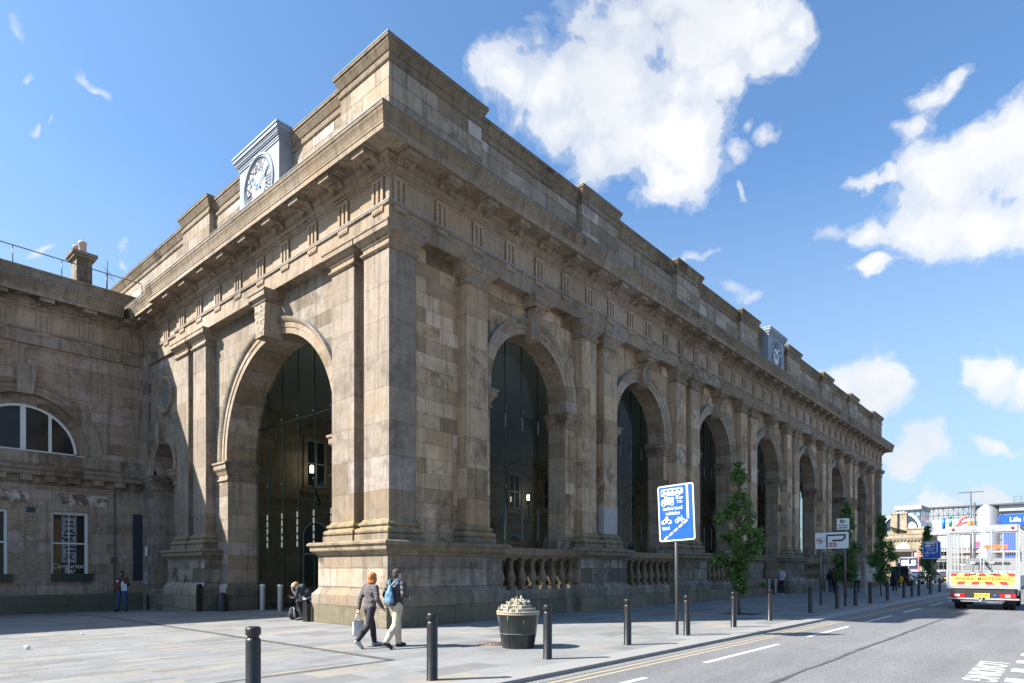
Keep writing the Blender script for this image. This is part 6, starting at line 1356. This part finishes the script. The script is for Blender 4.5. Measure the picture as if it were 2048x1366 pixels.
m.build('mullions',plain('mullion_dark',(.06,.06,.065),.5),gb)
# science centre: gantry screen with coloured letters, metal drum, blue banner
X2=160.0
lf=empty('science_centre',(X2,-6,0),0,'modern centre with a silver drum, coloured letters and a long blue banner','building')
def F2(m,nm,mt,par=None):
    o=m.build(nm,mt,par or lf)
    if par is None: o.location=(-X2,6,0)
    return o
M_pale=plain('pale_render',(.5,.47,.42),.8,0,.1,.5); M_dgrey=plain('dark_steel',(.09,.09,.1),.5)
m=MB(); m.box(X2+6,X2+20,-3,14,-.5,9.6); F2(m,'pale_wing',M_pale)
m=MB(); m.box(X2+5.9,X2+6.05,-2,13,7.9,9.0); m.box(X2+5.9,X2+6.05,-2,13,4.8,5.6); m.box(X2+5.9,X2+6.05,-2,13,1.6,3.4); F2(m,'ribbon_windows',M_dglass)
m=MB(); m.box(X2+4,X2+22,1,15,9.6,10.0); m.box(X2+8,X2+20,2,11,10.0,13.2); F2(m,'roof_deck',M_white)
m=MB()
for z in (15.2,13.6,11.9,10.2,8.5): m.box(X2-.12,X2+.12,-2.2,14.5,z-.09,z+.09)
for k in range(19): m.box(X2-.07,X2+.07,14.2-.92*k-.05,14.2-.92*k+.05,-.5,15.11)
for k in range(9): m.tube([(X2,14.2-1.84*k,13.6),(X2,13.28-1.84*k,15.2),(X2,12.36-1.84*k,13.6)],.05,4)
m.box(X2-.8,X2+.8,-20,15,15.29,15.6); scr=F2(m,'gantry_screen',M_dgrey)
def letter(pts,mt,w):
    m=MB(); m.tube([(X2-.6,a,b) for a,b in pts],w,8); m.build('letter',mt,scr)
letter([(7.6,10.6),(7.6,13.0)],plain('letter_blue',(.01,.13,.5),.4),.36); letter([(6.35,11.0),(6.35,12.5)],plain('letter_green',(.01,.18,.1),.4),.3); m=MB(); m.ell((X2-.6,6.35,13.1),(.3,.33,.3)); m.build('letter_dot',plain('letter_green',(.01,.18,.1),.4),scr)
letter([(6.1,10.6),(5.5,11.2),(4.9,11.5),(4.6,12.2),(4.1,12.9),(3.6,13.0),(3.4,12.7)],plain('letter_red',(.55,.1,.11),.4),.3); letter([(5.4,11.3),(4.4,11.6),(3.3,11.95)],plain('letter_red',(.55,.1,.11),.4),.26); letter([(4.75,11.5),(4.75,10.3)],plain('letter_red',(.55,.1,.11),.4),.24)
letter([(2.0,11.4),(3.2,11.4),(3.2,11.8),(2.6,12.1),(2.0,11.8),(3.3,11.2),(3.1,10.6),(2.4,10.4),(2.0,10.7)],plain('letter_amber',(.6,.3,.05),.4),.26)
m=MB(); m.box(X2-.5,X2-.2,.8,8.9,6.2,9.2); sp_=F2(m,'display_frame',M_dgrey); m=MB(); m.box(X2-.53,X2-.505,.95,8.75,6.35,9.05); m.build('display_panel',plain('display_pale_blue',(.35,.42,.58),.4,0,.12,.4),sp_); m=MB(); m.box(X2-.55,X2-.532,1.1,1.9,6.45,7.6); m.build('display_pink',plain('display_pink',(.65,.06,.2),.4),sp_)
m=MB(); m.lathe([(2.35,-.5),(2.35,15.5),(2.2,15.62),(.01,15.8)],(X2+1.5,-.1,0),28); F2(m,'silver_drum',plain('silver_cladding',(.42,.42,.42),.35,.6,.12,.5))
m=MB(); m.box(X2+.5,X2+14,-40,-1.6,-.5,14.6); F2(m,'main_block',plain('grey_cladding',(.27,.27,.28),.6,0,.12,.4))
m=MB(); m.box(X2-.1,X2+14,-6.5,-2.2,14.0,15.28); F2(m,'upper_box',plain('pale_cladding',(.4,.42,.45),.4,0,.1,.5))
m=MB(); m.box(X2+.0,X2+.5,-40,-2.1,10.9,13.25); bn=F2(m,'blue_banner',plain('banner_blue',(.005,.08,.42),.5,0,.05,.3))
m=MB(); add_text(m,'Life Now open',lambda a,b:(X2-.02,-3.95-a,12.1+b),1.35,align='LEFT',bold=.03); m.build('banner_lettering',M_white,bn)
m=MB(); m.box(X2+.1,X2+.5,-8.5,-2.6,3.2,9.6); F2(m,'blue_wall',plain('wall_blue',(.03,.09,.33),.5,0,.1,.4))
m=MB()
for z in (2.5,5.2): m.box(X2-.6,X2+.5,-40,6,z,z+.35)
m.box(X2-.3,X2+.5,-40,-2,9.7,10.4); F2(m,'floor_bands',plain('pink_band',(.45,.33,.3),.6))
m=MB(); m.box(X2-.05,X2+.45,-2.5,5.5,.3,2.4); m.box(X2-.05,X2+.45,-40,-9,.3,9); F2(m,'shop_glazing',M_dglass)
m=MB()
for k in range(16): m.tube([(X2+3,-4.5-1.2*k,15.3),(X2+3,-4.5-1.2*k,17.2)],.05,4)
for z in (15.9,16.6,17.2): m.box(X2+2.95,X2+3.05,-24,-4.5,z,z+.06)
F2(m,'roof_railing',M_dgrey)
# dark street lamp mast
sl=empty('street_lamp',(74.6,-5.9,ZR),0,'tall thin lamp mast with two flat arms against the sky above the truck','lamp')
m=MB(); m.tube([(0,0,0),(0,0,10.2)],[.11,.06],8); m.build('mast',M_dgrey,sl)
for s in (-1,1):
    m=MB(); m.box(-.08,.08,min(.05*s,1.15*s),max(.05*s,1.15*s),10.12,10.2); m.build('lamp_head',M_dgrey,sl)
m=MB(); m.tube([(78,-5.9,ZR),(78,-5.9,9.2)],.1,8); tag(m.build('dark_mast',M_dgrey),'shorter dark mast close to the double-armed lamp above the truck','mast')
